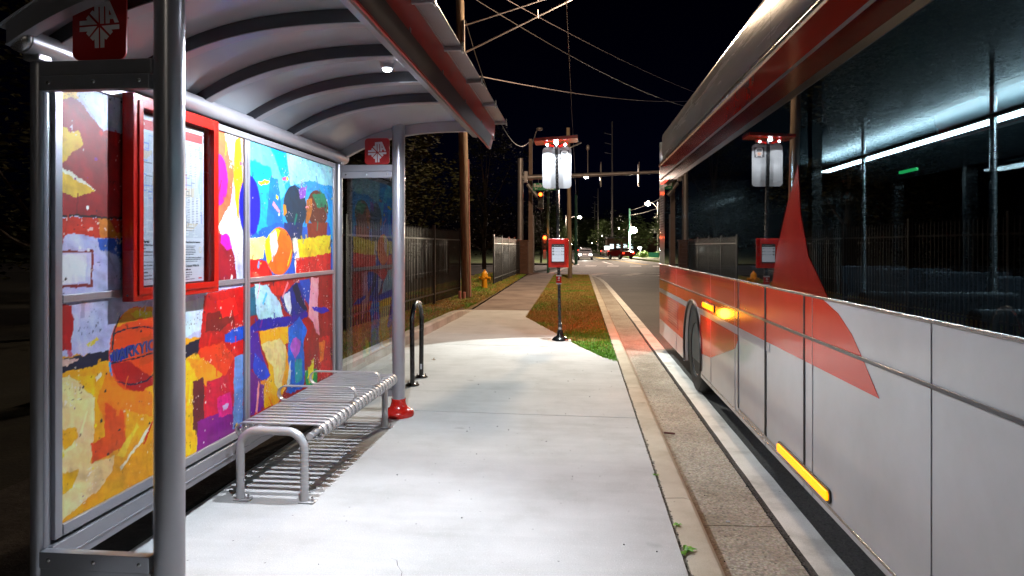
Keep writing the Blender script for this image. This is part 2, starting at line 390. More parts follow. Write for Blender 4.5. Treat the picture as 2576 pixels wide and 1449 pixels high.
b.build('crosswalk_markings', M['line'], kind='structure')
b = MB(); strip(b, [(3.15, 62), (2.55, 74)], .14); strip(b, [(-.05, 60), (-1.3, 97), (-8.6, 200)], .16); strip(b, [(2.2, 80), (1.9, 86)], .14)
b.build('lane_line', M['line'], kind='structure')
b = MB()
for o_ in (0, .3): strip(b, [(6.0+o_, 60.5), (3.1+o_, 95), (-2.4+o_, 200), (-8, 400)], .14)
b.build('centre_line', M['yline'], kind='structure')
# land beyond the junction
b = MB()
b.prism([(-60, 60.4), (-.7, 60.4), (-2.0, 97), (-9.6, 200), (-16.6, 420), (-200, 420), (-200, 60.4)], 'z', -.29, -.02)
b.prism([(9.6, 62.4), (60, 62.4), (60, 420), (2.6, 420), (3.8, 200), (7.5, 88)], 'z', -.29, -.02)
b.prism([(-60, 37.0), (-9.0, 37.0), (-9.0, 36.8), (-60, 36.8)], 'z', -.29, -.03)
b.build('far_lawn', mat('green_lawn', (.05, .09, .02), .95, col2=(.10, .13, .04), vscale=2, bump=.5, bscale=40), kind='structure')
b = MB(); strip(b, [(-60, 60.2), (-1, 60.2)], .5, -.02+.004); strip(b, [(7.6, 86), (14, 88.5), (26, 88)], 1.6, -.016)
b.build('far_footpath', M['walk'], kind='structure')
# left retaining kerb, fading down into the walk
b = MB()
yk = [5.98+i*.5 for i in range(20)]
for i in range(len(yk)-1):
    def sec(y):
        t = max(0, min(1, (y-6)/9.5)); xi = -2.72+t*.24; h = .15 if y < 13.8 else .15*max(0.03, (15.6-y)/1.8)
        return [(xi, y, -.2), (xi-.012, y, h-.025), (xi-.035, y, h), (xi-.15, y, h), (xi-.165, y, h-.02), (xi-.17, y, -.2)]
    a, c = sec(yk[i]), sec(yk[i+1]); n = 6
    b.add(a+c, [(k, k+1, n+k+1, n+k) for k in range(5)]+([(5, 4, 3, 2, 1, 0)] if i == 0 else [])+([(6, 7, 8, 9, 10, 11)] if i == len(yk)-2 else []))
b.build('retaining_kerb', M['kerbl'], kind='structure', sharp=40)
# banked earth behind the retaining kerb
b = MB(); nx, ny = 14, 60
vs = []; 
for j in range(ny):
    y = 6.0+j*.52
    for i in range(nx):
        t = i/(nx-1); t0 = max(0, min(1, (y-6)/9.5)); x0 = -2.885+t0*.24 if y < 15.5 else -2.60-.012*(y-15.5)
        x = x0*(1-t)+(-5.3)*t; h = (.13 if y < 15.4 else .02)*(1-t)+.10*t+.03*noise.noise((x*1.5, y*1.5, 0))
        if i == 0: h = .11 if y < 13.8 else max(-.01, .11*(15.6-y)/1.8)
        vs.append((x, y, h))
b.add(vs, [(j*nx+i, j*nx+i+1, (j+1)*nx+i+1, (j+1)*nx+i) for j in range(ny-1) for i in range(nx-1)])
b.build('verge', M['ground'], kind='structure', sharp=180)

# ---------------------------------------------------------------- grass
def grass(name, area, n, hmin, hmax, cols, zf, seed, label_kind='stuff', wid=.006, sy=1.0):
    r = np.random.default_rng(seed); vs = []; fs = []; ci = []
    k = 0
    while k < n:
        x, y = area(r)
        z = zf(x, y); h = r.uniform(hmin, hmax); a = r.uniform(0, 6.28); le = r.uniform(.1, .9)*h; w = wid*(1+y/14)
        dx, dy = math.cos(a), math.sin(a); lx, ly = math.cos(a+r.normal(1.5, .8))*le, math.sin(a+r.normal(1.5, .8))*le
        i = len(vs)
        vs += [(x-dx*w/2, y-dy*w/2, z), (x+dx*w/2, y+dy*w/2, z), (x+lx*.5+dx*w*.35, y+ly*.5+dy*w*.35, z+h*.7), (x+lx*.5-dx*w*.35, y+ly*.5-dy*w*.35, z+h*.7), (x+lx, y+ly, z+h)]
        fs += [(i, i+1, i+2, i+3), (i+3, i+2, i+4)]
        nz = noise.noise((x*1.3, y*.9, seed)); t = nz+r.normal(0, .35)+cols[2](x, y)
        ci.append(1 if t > 0 else 0); ci.append(ci[-1]); k += 1
    me = bpy.data.meshes.new(name); me.from_pydata(vs, [], fs); me.materials.append(cols[0]); me.materials.append(cols[1])
    me.polygons.foreach_set('material_index', ci); me.update()
    o = bpy.data.objects.new(name, me); COL.objects.link(o); o['kind'] = 'stuff'
    return o
gg = mat('green_grass_blade', (.12, .34, .03), .5, col2=(.24, .5, .04), vscale=20)
gd = mat('dry_grass_blade', (.42, .27, .06), .6, col2=(.58, .40, .12), vscale=15)
def strip_area(r):
    while True:
        y = 8.75+(36.2-8.75)*r.random()**1.7; x = r.uniform(-1.45, .5)
        if y < 14.1:
            lim = np.interp(y, [8.75, 9.03, 10.0, 11.33, 14.1], [.47, .335, .02, -.37, -1.15])
        else: lim = -1.15-.0095*(y-15.5)
        if x > lim-.02+.03*noise.noise((y*5, 2, 2)): return x, y
o = grass('verge_grass', strip_area, 110000, .015, .055, (gd, gg, lambda x, y: -.32 if y > 11.6 else (.75 if y < 10.6 else .15)), lambda x, y: -.036, 3)  # greener under the sign lamp, tanner beyond: dry grass plus painted-in lamp colour
o['label'] = 'grass strip between footpath and kerb, bright green at its near tip'; o['category'] = 'grass'
def left_area(r):
    while True:
        y = 6.1+29*r.random()**1.6; x = -2.7-r.random()**1.5*2.4
        t0 = max(0, min(1, (y-6)/9.5)); x0 = -2.885+t0*.24 if y < 15.5 else -2.6-.012*(y-15.5)
        if x < x0: return x, y
def zleft(x, y):
    t0 = max(0, min(1, (y-6)/9.5)); x0 = -2.885+t0*.24 if y < 15.5 else -2.6-.012*(y-15.5); t = (x-x0)/(-5.3-x0)
    return (.11 if y < 15.4 else .01)*(1-t)+.10*t+.03*noise.noise((x*1.5, y*1.5, 0))-.008
o = grass('fence_grass', left_area, 60000, .02, .07, (gd, gg, lambda x, y: -.12), zleft, 5)
o['label'] = 'patchy dry grass and leaf litter along the black iron fence'; o['category'] = 'grass'
# fallen leaves
b = MB(); lm = mat('dead_leaf', (.2, .1, .04), .8, col2=(.42, .26, .1), vscale=9)
for i in range(2200):
    y = 6.2+22*random.random()**1.5; x = -2.95-random.random()**1.3*2.4
    if y > 15: x += .25
    z = zleft(x, y)+.03; a = random.uniform(0, 6.28); s_ = random.uniform(.012, .03)
    dx, dy = math.cos(a)*s_, math.sin(a)*s_
    b.quad((x-dx, y-dy, z), (x+dy*.5, y-dx*.5, z+random.uniform(-.01, .02)), (x+dx, y+dy, z+random.uniform(0, .01)), (x-dy*.5, y+dx*.5, z+random.uniform(-.01, .02)))
b.build('leaf_litter', lm, kind='stuff', fix=False)

# ---------------------------------------------------------------- emblem shared by the signs
LOGO = [
  [(-0.488,0.105),(-0.292,0.117),(-0.326,0.165),(-0.261,0.238),(-0.050,0.022),(-0.488,0.003)],
  [(-0.229,0.279),(-0.164,0.349),(-0.118,0.314),(-0.116,0.531),(0.270,0.550),(0.495,0.050),(0.393,0.046),(0.355,0.136),(0.270,0.133),(0.260,0.036),(0.170,0.034),(0.158,0.427),(0.139,0.441),(0.120,0.427),(0.124,0.031),(0.030,0.029),(0.020,0.422),(0.000,0.434),(-0.019,0.422),(-0.013,0.060)],
  [(-0.486,-0.042),(-0.050,-0.023),(-0.252,-0.259),(-0.318,-0.192),(-0.288,-0.140),(-0.486,-0.147)],
  [(-0.011,-0.061),(-0.007,-0.535),(-0.102,-0.537),(-0.110,-0.321),(-0.152,-0.362),(-0.221,-0.292)],
  [(0.030,-0.061),(0.244,-0.270),(0.179,-0.347),(0.133,-0.314),(0.131,-0.528),(0.038,-0.532)],
  [(0.065,-0.021),(0.503,0.000),(0.506,-0.105),(0.308,-0.114),(0.343,-0.164),(0.279,-0.236)]]
AHOLE = [(.257, .349), (.312, .231), (.257, .225)]
def emblem(parent, x, y, z, w, m, mh, ax='y', name='emblem'):
    b = MB(); h = MB()
    if ax == 'y':
        for p in LOGO: b.prism([(x+a*w, z+c*w) for a, c in p], 'y', y-.0015, y)
        h.prism([(x+a*w, z+c*w) for a, c in AHOLE], 'y', y-.0025, y-.0005)
    else:
        for p in LOGO: b.prism([(y+a*w, z+c*w) for a, c in p], 'x', x, x+.0015)
        h.prism([(y+a*w, z+c*w) for a, c in AHOLE], 'x', x+.0005, x+.0025)
    o = b.build(name, m, parent, sharp=20); h.build('letter_gap', mh, o)
    return o
def rrect(x0, x1, z0, z1, r, n=6):
    P = []
    for cx, cz, a0 in ((x1-r, z1-r, 0), (x0+r, z1-r, 90), (x0+r, z0+r, 180), (x1-r, z0+r, 270)):
        for k in range(n+1): a = R(a0+90*k/n); P.append((cx+r*math.cos(a), cz+r*math.sin(a)))
    return P

# ---------------------------------------------------------------- bus shelter
YN, YF, XB, XC = 2.42, 5.74, -2.15, -1.60
sh = thing('bus_shelter', 'silver bus shelter with curved roof, painted back wall and red fascia', 'bus shelter', ((XB+XC)/2, 4.0, 0))
for y in (YN+.02, YF):
    MB().cyl((XC, y, .0), (XC, y, 2.6), .056, n=40).build('front_post', M['silver'], sh)
    MB().cyl((XB, y, .0), (XB, y, 2.27), .034, n=28).build('rear_post', M['silver'], sh)
    o = MB().lathe((XC, y, 0), [(.135, .0), (.138, .012), (.136, .035), (.125, .05), (.10, .062), (.082, .078), (.070, .10), (.064, .13), (.064, .15), (.057, .152)], 48).build('post_base', M['red'], sh, sharp=50)
# rear top tube, with end caps and bright sleeves
MB().tube([(XB+.01, YN-.08, 2.30), (XB+.01, YF+.10, 2.30)], .05, 36).build('top_tube', M['silver'], sh)
for y in (YN-.09, YF+.095): MB().lathe((0, 0, 0), [(.001, 0), (.001, .001)], 3) ; MB().ball((XB+.01, y, 2.30), .05, 24, 12, (1, .45, 1)).build('tube_cap', M['chrome'], sh)
for y in (YN, YF): MB().box(XB-.03, XB+.04, y-.035, y+.035, 2.235, 2.275).build('post_bracket', M['silver'], sh, bevel=.006)
# roof: arched sheet from the rear tube over the posts to the front edge
AR = [(-2.20, 2.335), (-2.05, 2.43), (-1.87, 2.505), (-1.65, 2.565), (-1.42, 2.60), (-1.20, 2.618), (-1.0, 2.618), (-.93, 2.612)]
def arc(x):
    for (xa, za), (xb, zb) in zip(AR, AR[1:]):
        if xa <= x <= xb: return za+(zb-za)*(x-xa)/(xb-xa)
    return AR[-1][1]
from itertools import accumulate
xs = [(-2.20+1.27*i/40) for i in range(41)]
cz = np.polyfit([p[0] for p in AR], [p[1] for p in AR], 3); zc = lambda x: float(np.polyval(cz, x))
RY0, RY1 = 2.30, 5.86
b = MB(); up = [(x, zc(x)) for x in xs]; dn = [(x, zc(x)+.012) for x in reversed(xs)]
b.prism(up+dn, 'y', RY0, RY1); b.build('roof_sheet', M['ceil'], sh, sharp=60)
def rib(y0, y1, dz, name='roof_rib', m='ribm', x0=-2.17, x1=-.95):
    X = [x0+(x1-x0)*i/28 for i in range(29)]
    lo = [(x, zc(x)-dz) for x in X]; hi = [(x, zc(x)-.001) for x in reversed(X)]
    o = MB().prism(lo+hi, 'y', y0, y1).build(name, M[m], sh, bevel=.003, sharp=60)
    MB().prism([(x, zc(x)-dz-.004) for x in X]+[(x, zc(x)-dz+.001) for x in reversed(X)], 'y', y0-.002, y1+.004).build('rib_flange', M['silver'], o, sharp=60)
for y in (2.52, 3.02, 3.56, 4.13, 4.72): rib(y-.03, y+.03, .068)
rib(YF+.04, YF+.09, .085, 'end_arch', 'silver'); rib(RY0, RY0+.05, .085, 'end_arch', 'silver')
for y in (3.0, 3.6, 4.15, 4.74, 5.80):
    X = [-2.17+1.22*i/28 for i in range(29)]
    MB().prism([(x, zc(x)-.008) for x in X]+[(x, zc(x)-.0005) for x in reversed(X)], 'y', y+.045, y+.055).build('roof_seam', M['silver'], sh, sharp=60)
# front edge trim and red fascia
MB().prism([(-.968, 2.50), (-.925, 2.492), (-.918, 2.51), (-.925, 2.63), (-.945, 2.63)], 'y', RY0-.05, RY1+.08).build('front_edge_trim', M['silver'], sh, bevel=.002)
FY1 = 6.78
fp = [(-.910, 2.505), (-.900, 2.54), (-.880, 2.62), (-.868, 2.70), (-.866, 2.78)]
th = [(x-.012, z) for x, z in reversed(fp)]
b = MB(); P_ = fp+th; n = len(P_); vs = []
for y in (RY0-.4, FY1): vs += [(x, y+(0 if y < 5 else (z-2.78)*.15), z) for x, z in P_]
b.add(vs, [tuple(range(n-1, -1, -1)), tuple(range(n, 2*n))]+[(i, (i+1) % n, n+(i+1) % n, n+i) for i in range(n)])
b.build('fascia', M['fascia'], sh, sharp=50)
MB().prism([(-.902, 2.508), (-.872, 2.615), (-.868, 2.61), (-.898, 2.506)], 'y', RY0-.4, FY1-.25).build('fascia_dark_strip', M['fdark'], sh)  # near-black red strip laid along the fascia's lower front
MB().box(-.871, -.862, RY0-.4, FY1, 2.78, 2.795).build('fascia_rail', M['silver'], sh)
gl_ = [2.5, 3.36, 4.19, 5.04, 5.88, 6.74]
for a, c in zip(gl_, gl_[1:]): MB().box(-.862, -.755, a+.01, c-.01, 2.792, 2.80).build('visor_panel', mat('grey_visor_sheet', (.30, .28, .30), .3, .1, .2, var=.1), sh, bevel=.001)
for y in gl_[1:]:
    o = MB().box(-.88, -.745, y-.012, y+.012, 2.762, 2.79).build('visor_bracket', M['silver'], sh, bevel=.003)
    MB().box(-.752, -.738, y-.02, y+.02, 2.75, 2.815).build('bracket_clip', M['chrome'], o, bevel=.003)
    MB().box(-.93, -.872, y-.012, y+.012, 2.60, 2.64).build('fascia_stay', M['silver'], sh)
# back wall: frame, painted panels, lower beam
XM = -2.115
Y0, YM0, YM1, Y1 = 2.50, 3.98, 4.045, 5.50
Z0, Z1, ZR0, ZR1 = .362, 2.185, 1.268, 1.302
def fr(n_, y0, y1, z0, z1, dx=0): return MB().box(XM-.03, XM+.012+dx, y0, y1, z0, z1).build(n_, M['silver'], sh, bevel=.004)
fr('wall_frame', 2.46, 2.50, .315, 2.225); fr('wall_frame', 5.50, 5.54, .315, 2.225)
MB().box(XM-.03, XM+.014, YM0, YM0+.030, .364, 2.183).build('wall_mullion', M['silver'], sh, bevel=.004)
MB().box(XM-.03, XM+.014, YM0+.034, YM1, .364, 2.183).build('wall_mullion', M['silver'], sh, bevel=.004)
fr('wall_sill', 2.503, 5.497, .315, .362, .002); fr('wall_head', 2.503, 5.497, 2.185, 2.225, .002)
fr('wall_rail', 2.503, YM0-.002, ZR0, ZR1, -.001); fr('wall_rail', YM1+.002, 5.497, ZR0, ZR1, -.001)
MB().box(XM-.05, XM+.02, 2.44, 5.60, .196, .300).build('lower_beam', M['silver'], sh, bevel=.004)
MB().box(XM+.0185, XM+.026, 2.44, 5.60, .232, .240).build('beam_groove', M['silver'], sh, bevel=.002)
for y in (2.6, 3.9, 5.4): MB().box(XM-.035, XM, y-.02, y+.02, .298, .318).build('beam_spacer', M['ribm'], sh)
# end screens
for k, (y, s_) in enumerate(((YN, -1), (YF, 1))):
    MB().box(XB+.03, XC-.05, y-.02, y+.02, 2.175, 2.232).build('screen_head', M['silver'], sh, bevel=.003)
    MB().box(XB+.036, XC-.054, y-.028, y+.012, 2.115, 2.172).build('screen_clamp', M['silver'], sh, bevel=.003)
    MB().box(XB+.036, XC-.054, y-.028, y+.012, .235, .300).build('screen_sill', M['silver'], sh, bevel=.003)
    MB().box(XB+.034, XC-.052, y-.02, y+.02, .170, .232).build('screen_foot', M['silver'], sh, bevel=.003)
    MB().box(XB+.034, XC-.056, y-.006, y+.004, .296, 2.12).build('end_glass', M['g_clear'], sh)
    for zz in (2.145, .268):
        for x in (XB+.075, (XB+XC)/2-.01, XC-.095): MB().ball((x, y-.028, zz), .009, 12, 8, (1, .6, 1)).build('screw_head', M['chrome'], sh)
    # square emblem plate standing on the head beam
    xc = -1.878 if k == 0 else -1.795
    sg = MB().prism(rrect(xc-.113, xc+.113, 2.236, 2.50 if k == 0 else 2.47, .03), 'y', y-.004, y+.004).build('emblem_plate', M['signred'], sh, sharp=20)
    sg['label'] = 'dark red plate with pale star emblem on the near beam' if k == 0 else 'bright red plate with white star emblem on the far beam'
    emblem(sg, xc, y-.0045, 2.372 if k == 0 else 2.345, .168, mat('emblem_white', (.74, .74, .77), .4), M['signred'])
# ceiling lamps
for (x, y, first) in ((-1.15, 3.87, 1), (-1.08, 2.66, 0)):
    o = MB().lathe((x, y, zc(x)-.045), [(.034, 0), (.04, .004), (.04, .03), (.05, .044)], 24).build('ceiling_lamp', M['silver'], sh)
    MB().ball((x, y, zc(x)-.048), .028, 16, 8, (1, 1, .5)).build('lamp_lens', M['e_cool'], o)
    if first: lamp('SPOT', 'shelter_lamp_light', (x, y, zc(x)-.078), 265, (.86, .91, 1), .012, sh, aim=(x-.02, y, 0), spot=172, blend=.25)
    else: lamp('SPOT', 'shelter_lamp_light', (x, y, zc(x)-.095), 235, (.86, .91, 1), .015, sh, aim=(x-.05, y+.2, 0), spot=72, blend=.7)
# ---------------------------------------------------------------- painted back wall
MURAL = [
('p','E4AE3C',[(2.456,2.174),(2.662,2.226),(2.639,2.161),(2.572,2.100),(2.456,2.075)]),
('p','CFD6EE',[(2.639,2.221),(2.930,2.294),(2.930,2.049),(2.722,2.030),(2.639,2.115),(2.583,2.139)]),
('p','8E0A12',[(2.456,2.102),(2.572,2.128),(2.616,2.110),(2.679,2.057),(2.751,2.018),(2.903,2.025),(2.903,1.642),(2.456,1.622)]),
('p','E2B455',[(2.456,1.982),(2.518,2.002),(2.556,1.984),(2.596,1.999),(2.628,1.945),(2.605,1.921),(2.456,1.809)]),
('p','E2B455',[(2.456,1.822),(2.510,1.828),(2.698,1.743),(2.639,1.724),(2.572,1.706),(2.497,1.733),(2.456,1.742)]),
('p','F4E6D4',[(2.510,1.832),(2.605,1.793),(2.705,1.740),(2.688,1.746),(2.596,1.782),(2.497,1.820)]),
('p','2A0508',[(2.456,1.630),(2.903,1.642),(2.903,1.629),(2.456,1.620)]),
('p','C2452C',[(2.456,1.617),(2.903,1.629),(2.903,1.539),(2.686,1.540),(2.550,1.560),(2.514,1.534),(2.497,1.437),(2.456,1.405)]),
('p','D9872E',[(2.717,1.628),(2.784,1.631),(2.822,1.566),(2.903,1.558),(2.903,1.539),(2.722,1.542)]),
('p','3E62B8',[(2.710,1.537),(2.903,1.539),(2.903,1.427),(2.822,1.465),(2.722,1.481)]),
('p','7A1116',[(2.456,1.482),(2.688,1.484),(2.683,1.328),(2.456,1.325)]),
('p','D5DBF2',[(2.456,1.473),(2.674,1.474),(2.669,1.341),(2.456,1.338)]),
('p','EEF0FA',[(2.497,1.466),(2.646,1.471),(2.639,1.351),(2.497,1.345)]),
('e','120C14',[(2.529,1.367),(0.008,0.007)]),
('p','A3202A',[(2.456,1.269),(2.556,1.261),(2.574,1.201),(2.565,1.118),(2.561,1.069),(2.456,1.072)]),
('p','C9CBEA',[(2.639,1.159),(2.766,1.153),(2.751,1.071),(2.651,1.072)]),
('p','E6D56A',[(2.641,1.077),(2.710,1.098),(2.717,1.087),(2.655,1.061)]),
('p','F5A800',[(2.456,1.045),(4.020,0.969),(4.020,0.220),(2.456,0.316)]),
('p','10142E',[(2.456,1.037),(2.518,1.034),(2.605,1.035),(2.784,1.034),(3.085,1.015),(3.366,0.970),(3.672,1.008),(4.020,1.007),(4.020,0.949),(3.672,0.934),(3.366,0.905),(3.085,0.938),(2.797,0.987),(2.456,0.973)]),
('p','E6B9B4',[(2.456,1.034),(2.539,1.031),(2.600,1.020),(2.539,0.998),(2.456,1.005)]),
('p','FFD9A6',[(2.456,0.973),(2.605,0.935),(2.669,0.862),(2.698,0.838),(2.688,0.666),(2.664,0.555),(2.812,0.540),(2.802,0.480),(2.722,0.427),(2.639,0.406),(2.456,0.364)]),
('p','F3B84C',[(2.497,0.753),(2.583,0.738),(2.594,0.693),(2.529,0.662),(2.497,0.705)]),
('p','F3B84C',[(2.497,0.574),(2.605,0.555),(2.561,0.486),(2.497,0.477)]),
('p','F2C200',[(2.594,0.949),(2.698,0.939),(2.693,0.839),(2.639,0.877),(2.600,0.928)]),
('p','F08A00',[(2.766,0.930),(2.862,0.902),(3.092,0.768),(3.092,0.550),(2.849,0.601),(2.751,0.719),(2.710,0.818)]),
('p','E5640A',[(2.759,0.806),(2.875,0.733),(2.892,0.570),(2.674,0.549),(2.669,0.637),(2.751,0.648)]),
('p','F6AE1A',[(2.889,0.739),(3.092,0.649),(3.092,0.510),(2.897,0.569)]),
('p','F7D26A',[(2.822,0.536),(2.930,0.615),(2.973,0.657),(2.987,0.638),(2.875,0.520)]),
('p','FFF4DC',[(2.849,0.477),(3.082,0.626),(3.092,0.614),(2.862,0.465)]),
('p','D23A12',[(3.010,0.544),(3.085,0.631),(3.095,0.621),(3.022,0.535)]),
('e','3A2A30',[(2.625,0.897),(0.007,0.007)]),
('e','3A2A30',[(2.759,0.854),(0.007,0.007)]),
('e','3A2A30',[(2.774,0.564),(0.008,0.007)]),
('e','3A2A30',[(2.605,0.698),(0.007,0.007)]),
('e','3A2A30',[(2.849,0.653),(0.008,0.007)]),
('e','E05A12',[(2.963,1.014),(0.182,0.199)]),
('p','E8A010',[(2.822,1.137),(2.881,1.195),(2.958,1.213),(3.085,1.201),(3.085,1.146),(2.958,1.150),(2.849,1.131)]),
('p','F5D018',[(2.916,1.183),(2.973,1.200),(3.085,1.175),(3.085,1.152),(2.958,1.159)]),
('p','A02C10',[(2.791,0.979),(2.930,0.951),(3.085,0.849),(3.139,0.879),(3.123,0.821),(3.016,0.797),(2.930,0.817),(2.835,0.889)]),
('p','C4541C',[(3.002,1.058),(3.145,1.047),(3.145,0.938),(2.987,0.916)]),
('p','123A8C',[(2.789,1.019),(2.916,1.032),(2.973,1.028),(2.881,0.973),(2.794,0.975)]),
('p','1A1430',[(2.804,1.107),(2.903,1.119),(3.016,1.114),(3.139,1.088),(3.139,1.080),(3.016,1.107),(2.903,1.111),(2.804,1.098)]),
('p','1A1430',[(2.797,0.974),(2.958,0.969),(3.139,0.979),(3.139,0.971),(2.958,0.961),(2.797,0.967)]),
('p','1A1430',[(2.828,0.885),(2.930,0.849),(3.046,0.847),(3.145,0.887),(3.145,0.877),(3.046,0.837),(2.930,0.840),(2.838,0.876)]),
('p','1E9BD8',[(2.776,0.978),(2.794,0.975),(2.809,0.912),(2.797,0.915)]),
('p','1A2430',[(2.797,1.032),(2.809,1.112),(2.854,1.189),(2.859,1.187),(2.820,1.109),(2.809,1.030)]),
('p','D5DCF2',[(3.366,1.202),(3.568,1.219),(3.536,1.097),(3.508,1.033),(3.366,1.008)]),
('p','C22018',[(3.548,1.231),(4.020,1.261),(4.020,0.207),(3.451,0.381),(3.470,0.883),(3.508,1.011)]),
('p','7A1420',[(3.568,1.117),(3.737,1.123),(3.874,1.061),(3.737,1.005),(3.548,1.017)]),
('p','E8441C',[(3.672,1.176),(3.874,1.196),(3.921,1.081),(3.737,1.076)]),
('p','E8541C',[(3.489,0.925),(3.737,0.934),(3.874,0.816),(3.737,0.697),(3.489,0.791)]),
('p','F8C31C',[(3.366,0.901),(3.489,0.902),(3.548,0.803),(3.489,0.747),(3.451,0.579),(3.489,0.414),(3.470,0.353),(3.366,0.364)]),
('p','F5A01C',[(3.376,0.899),(3.548,0.859),(3.737,0.744),(3.693,0.612),(3.489,0.747)]),
('p','5A1420',[(3.432,0.759),(3.536,0.760),(3.552,0.440),(3.432,0.496)]),
('p','3A62D0',[(3.759,0.966),(3.874,1.000),(4.020,0.995),(4.020,0.918),(3.874,0.909),(3.763,0.925)]),
('p','C8284A',[(3.568,0.731),(3.804,0.731),(3.874,0.546),(3.737,0.460),(3.548,0.532)]),
('p','7A1478',[(3.470,0.530),(4.020,0.512),(4.020,0.207),(3.470,0.364)]),
('p','E04A8A',[(3.672,0.617),(3.827,0.618),(3.850,0.478),(3.693,0.494)]),
('p','D8C0F0',[(3.741,0.558),(3.813,0.553),(3.790,0.518),(3.746,0.524)]),
('p','7A9AD8',[(3.874,0.816),(3.980,0.823),(3.980,0.370),(3.855,0.380)]),
('p','F2C9A0',[(3.651,2.267),(4.020,2.315),(4.020,1.909),(3.651,1.873)]),
('p','E8705A',[(3.651,2.244),(3.759,2.194),(3.804,2.057),(3.874,1.993),(3.836,1.794),(3.737,1.550),(3.651,1.549)]),
('p','F4F0E8',[(3.759,2.182),(3.921,2.197),(3.912,2.047),(3.827,2.048)]),
('p','F0A020',[(3.874,2.165),(3.946,2.189),(3.980,1.880),(3.912,1.651),(3.864,1.918)]),
('e','C81E9A',[(3.688,1.895),(0.107,0.154)]),
('p','E8F4F0',[(3.685,1.619),(3.804,1.743),(3.874,1.748),(3.874,1.576),(3.737,1.538)]),
('p','8A1230',[(3.630,1.583),(3.804,1.575),(3.874,1.429),(3.912,1.275),(3.630,1.267)]),
('p','C81EB0',[(3.715,1.573),(3.790,1.586),(3.850,1.490),(3.781,1.483),(3.719,1.526)]),
('p','3CA0E0',[(4.010,2.212),(5.530,2.261),(5.530,1.262),(4.010,1.287)]),
('p','7ACCF0',[(4.010,2.187),(4.347,2.187),(4.468,2.064),(4.595,1.907),(4.468,1.784),(4.347,2.050),(4.010,2.060)]),
('p','A8D8F0',[(4.595,2.195),(5.530,2.193),(5.530,2.020),(5.021,2.021),(4.661,1.942)]),
('p','1E78D0',[(4.347,1.982),(4.468,1.980),(4.543,1.674),(4.407,1.558),(4.289,1.665)]),
('p','F4C81C',[(4.167,1.928),(4.278,1.955),(4.347,1.951),(4.336,1.934),(4.205,1.911)]),
('p','E8D020',[(4.437,1.865),(4.480,1.855),(4.468,1.826),(4.431,1.837)]),
('e','1A2CC0',[(4.066,1.759),(0.139,0.200)]),
('e','0C3048',[(4.751,1.797),(0.201,0.161)]),
('p','C98A3A',[(4.543,1.811),(4.595,1.806),(4.608,1.749),(4.556,1.717)]),
('e','5A2A1E',[(5.181,1.810),(0.221,0.149)]),
('p','0E7A5A',[(5.060,1.914),(5.307,1.947),(5.385,1.839),(5.181,1.811)]),
('p','B8763C',[(4.960,1.876),(5.052,1.882),(5.068,1.788),(4.990,1.690),(4.930,1.688)]),
('p','8A5AC0',[(4.813,1.940),(4.960,1.969),(4.930,1.889),(4.835,1.866)]),
('p','2464C0',[(4.407,1.669),(4.871,1.656),(5.439,1.707),(5.530,1.262),(4.010,1.287),(4.010,1.553)]),
('p','203060',[(4.556,1.675),(4.886,1.687),(4.835,1.442),(4.582,1.445)]),
('p','803020',[(4.960,1.689),(5.385,1.705),(5.350,1.537),(4.983,1.503)]),
('p','F4E8A0',[(4.010,1.553),(4.278,1.570),(4.244,1.422),(4.010,1.401)]),  # pale band left of the ball: headlight reflection painted in
('p','F8D838',[(4.695,1.547),(5.457,1.605),(5.457,1.435),(4.729,1.414)]),  # same painted headlight reflection, right of the ball
('e','EE7A14',[(4.490,1.469),(0.212,0.169)]),
('p','F8E020',[(4.278,1.557),(4.407,1.628),(4.499,1.616),(4.407,1.447),(4.318,1.380),(4.272,1.449)]),
('p','F8D8E0',[(4.336,1.585),(4.437,1.620),(4.468,1.503),(4.377,1.393)]),
('p','FFF8E8',[(4.702,1.562),(4.785,1.569),(4.842,1.291),(4.757,1.288)]),
('p','C82818',[(4.010,1.427),(4.278,1.408),(4.407,1.281),(4.010,1.280)]),
('p','D03A20',[(4.764,1.413),(5.457,1.449),(5.457,1.265),(4.764,1.270)]),
('p','A01828',[(4.010,1.300),(5.530,1.297),(5.530,0.332),(4.010,0.261)]),
('p','14607A',[(4.049,1.233),(4.145,1.239),(4.170,1.050),(4.049,1.047)]),
('p','BFE6F4',[(4.129,1.256),(4.297,1.238),(4.497,1.102),(4.545,1.003),(4.386,0.969),(4.194,0.999),(4.153,1.060)]),
('e','D8401C',[(4.502,1.209),(0.156,0.053)]),
('p','1C2F80',[(4.497,1.145),(4.614,1.180),(4.737,1.235),(4.867,1.228),(4.957,0.997),(4.780,0.960),(4.655,1.000),(4.575,1.035)]),
('p','0C1434',[(4.696,1.211),(4.780,1.233),(4.889,1.097),(4.980,1.005),(4.911,1.002),(4.780,1.087)]),
('p','E0EEF8',[(4.545,1.150),(4.655,1.178),(4.685,1.060),(4.655,1.000),(4.594,1.059)]),
('p','1A4AA8',[(4.823,1.249),(5.003,1.250),(5.074,1.159),(5.003,1.040),(4.911,1.114)]),
('p','F4A8B8',[(5.038,1.253),(5.197,1.250),(5.172,1.026),(5.209,0.775),(5.147,0.803),(5.074,0.899),(4.991,0.947)]),
('p','3A20B0',[(5.050,1.027),(5.352,0.995),(5.432,0.951),(5.247,0.949),(5.098,0.993)]),
('p','1E2C9A',[(4.049,0.946),(4.057,0.976),(4.186,1.020),(4.594,0.993),(4.780,0.987),(4.980,0.976),(4.957,0.950),(4.614,0.921),(4.211,0.937)]),
('p','3A1890',[(4.655,0.991),(4.980,0.995),(4.980,0.967),(4.780,0.951),(4.655,0.938)]),
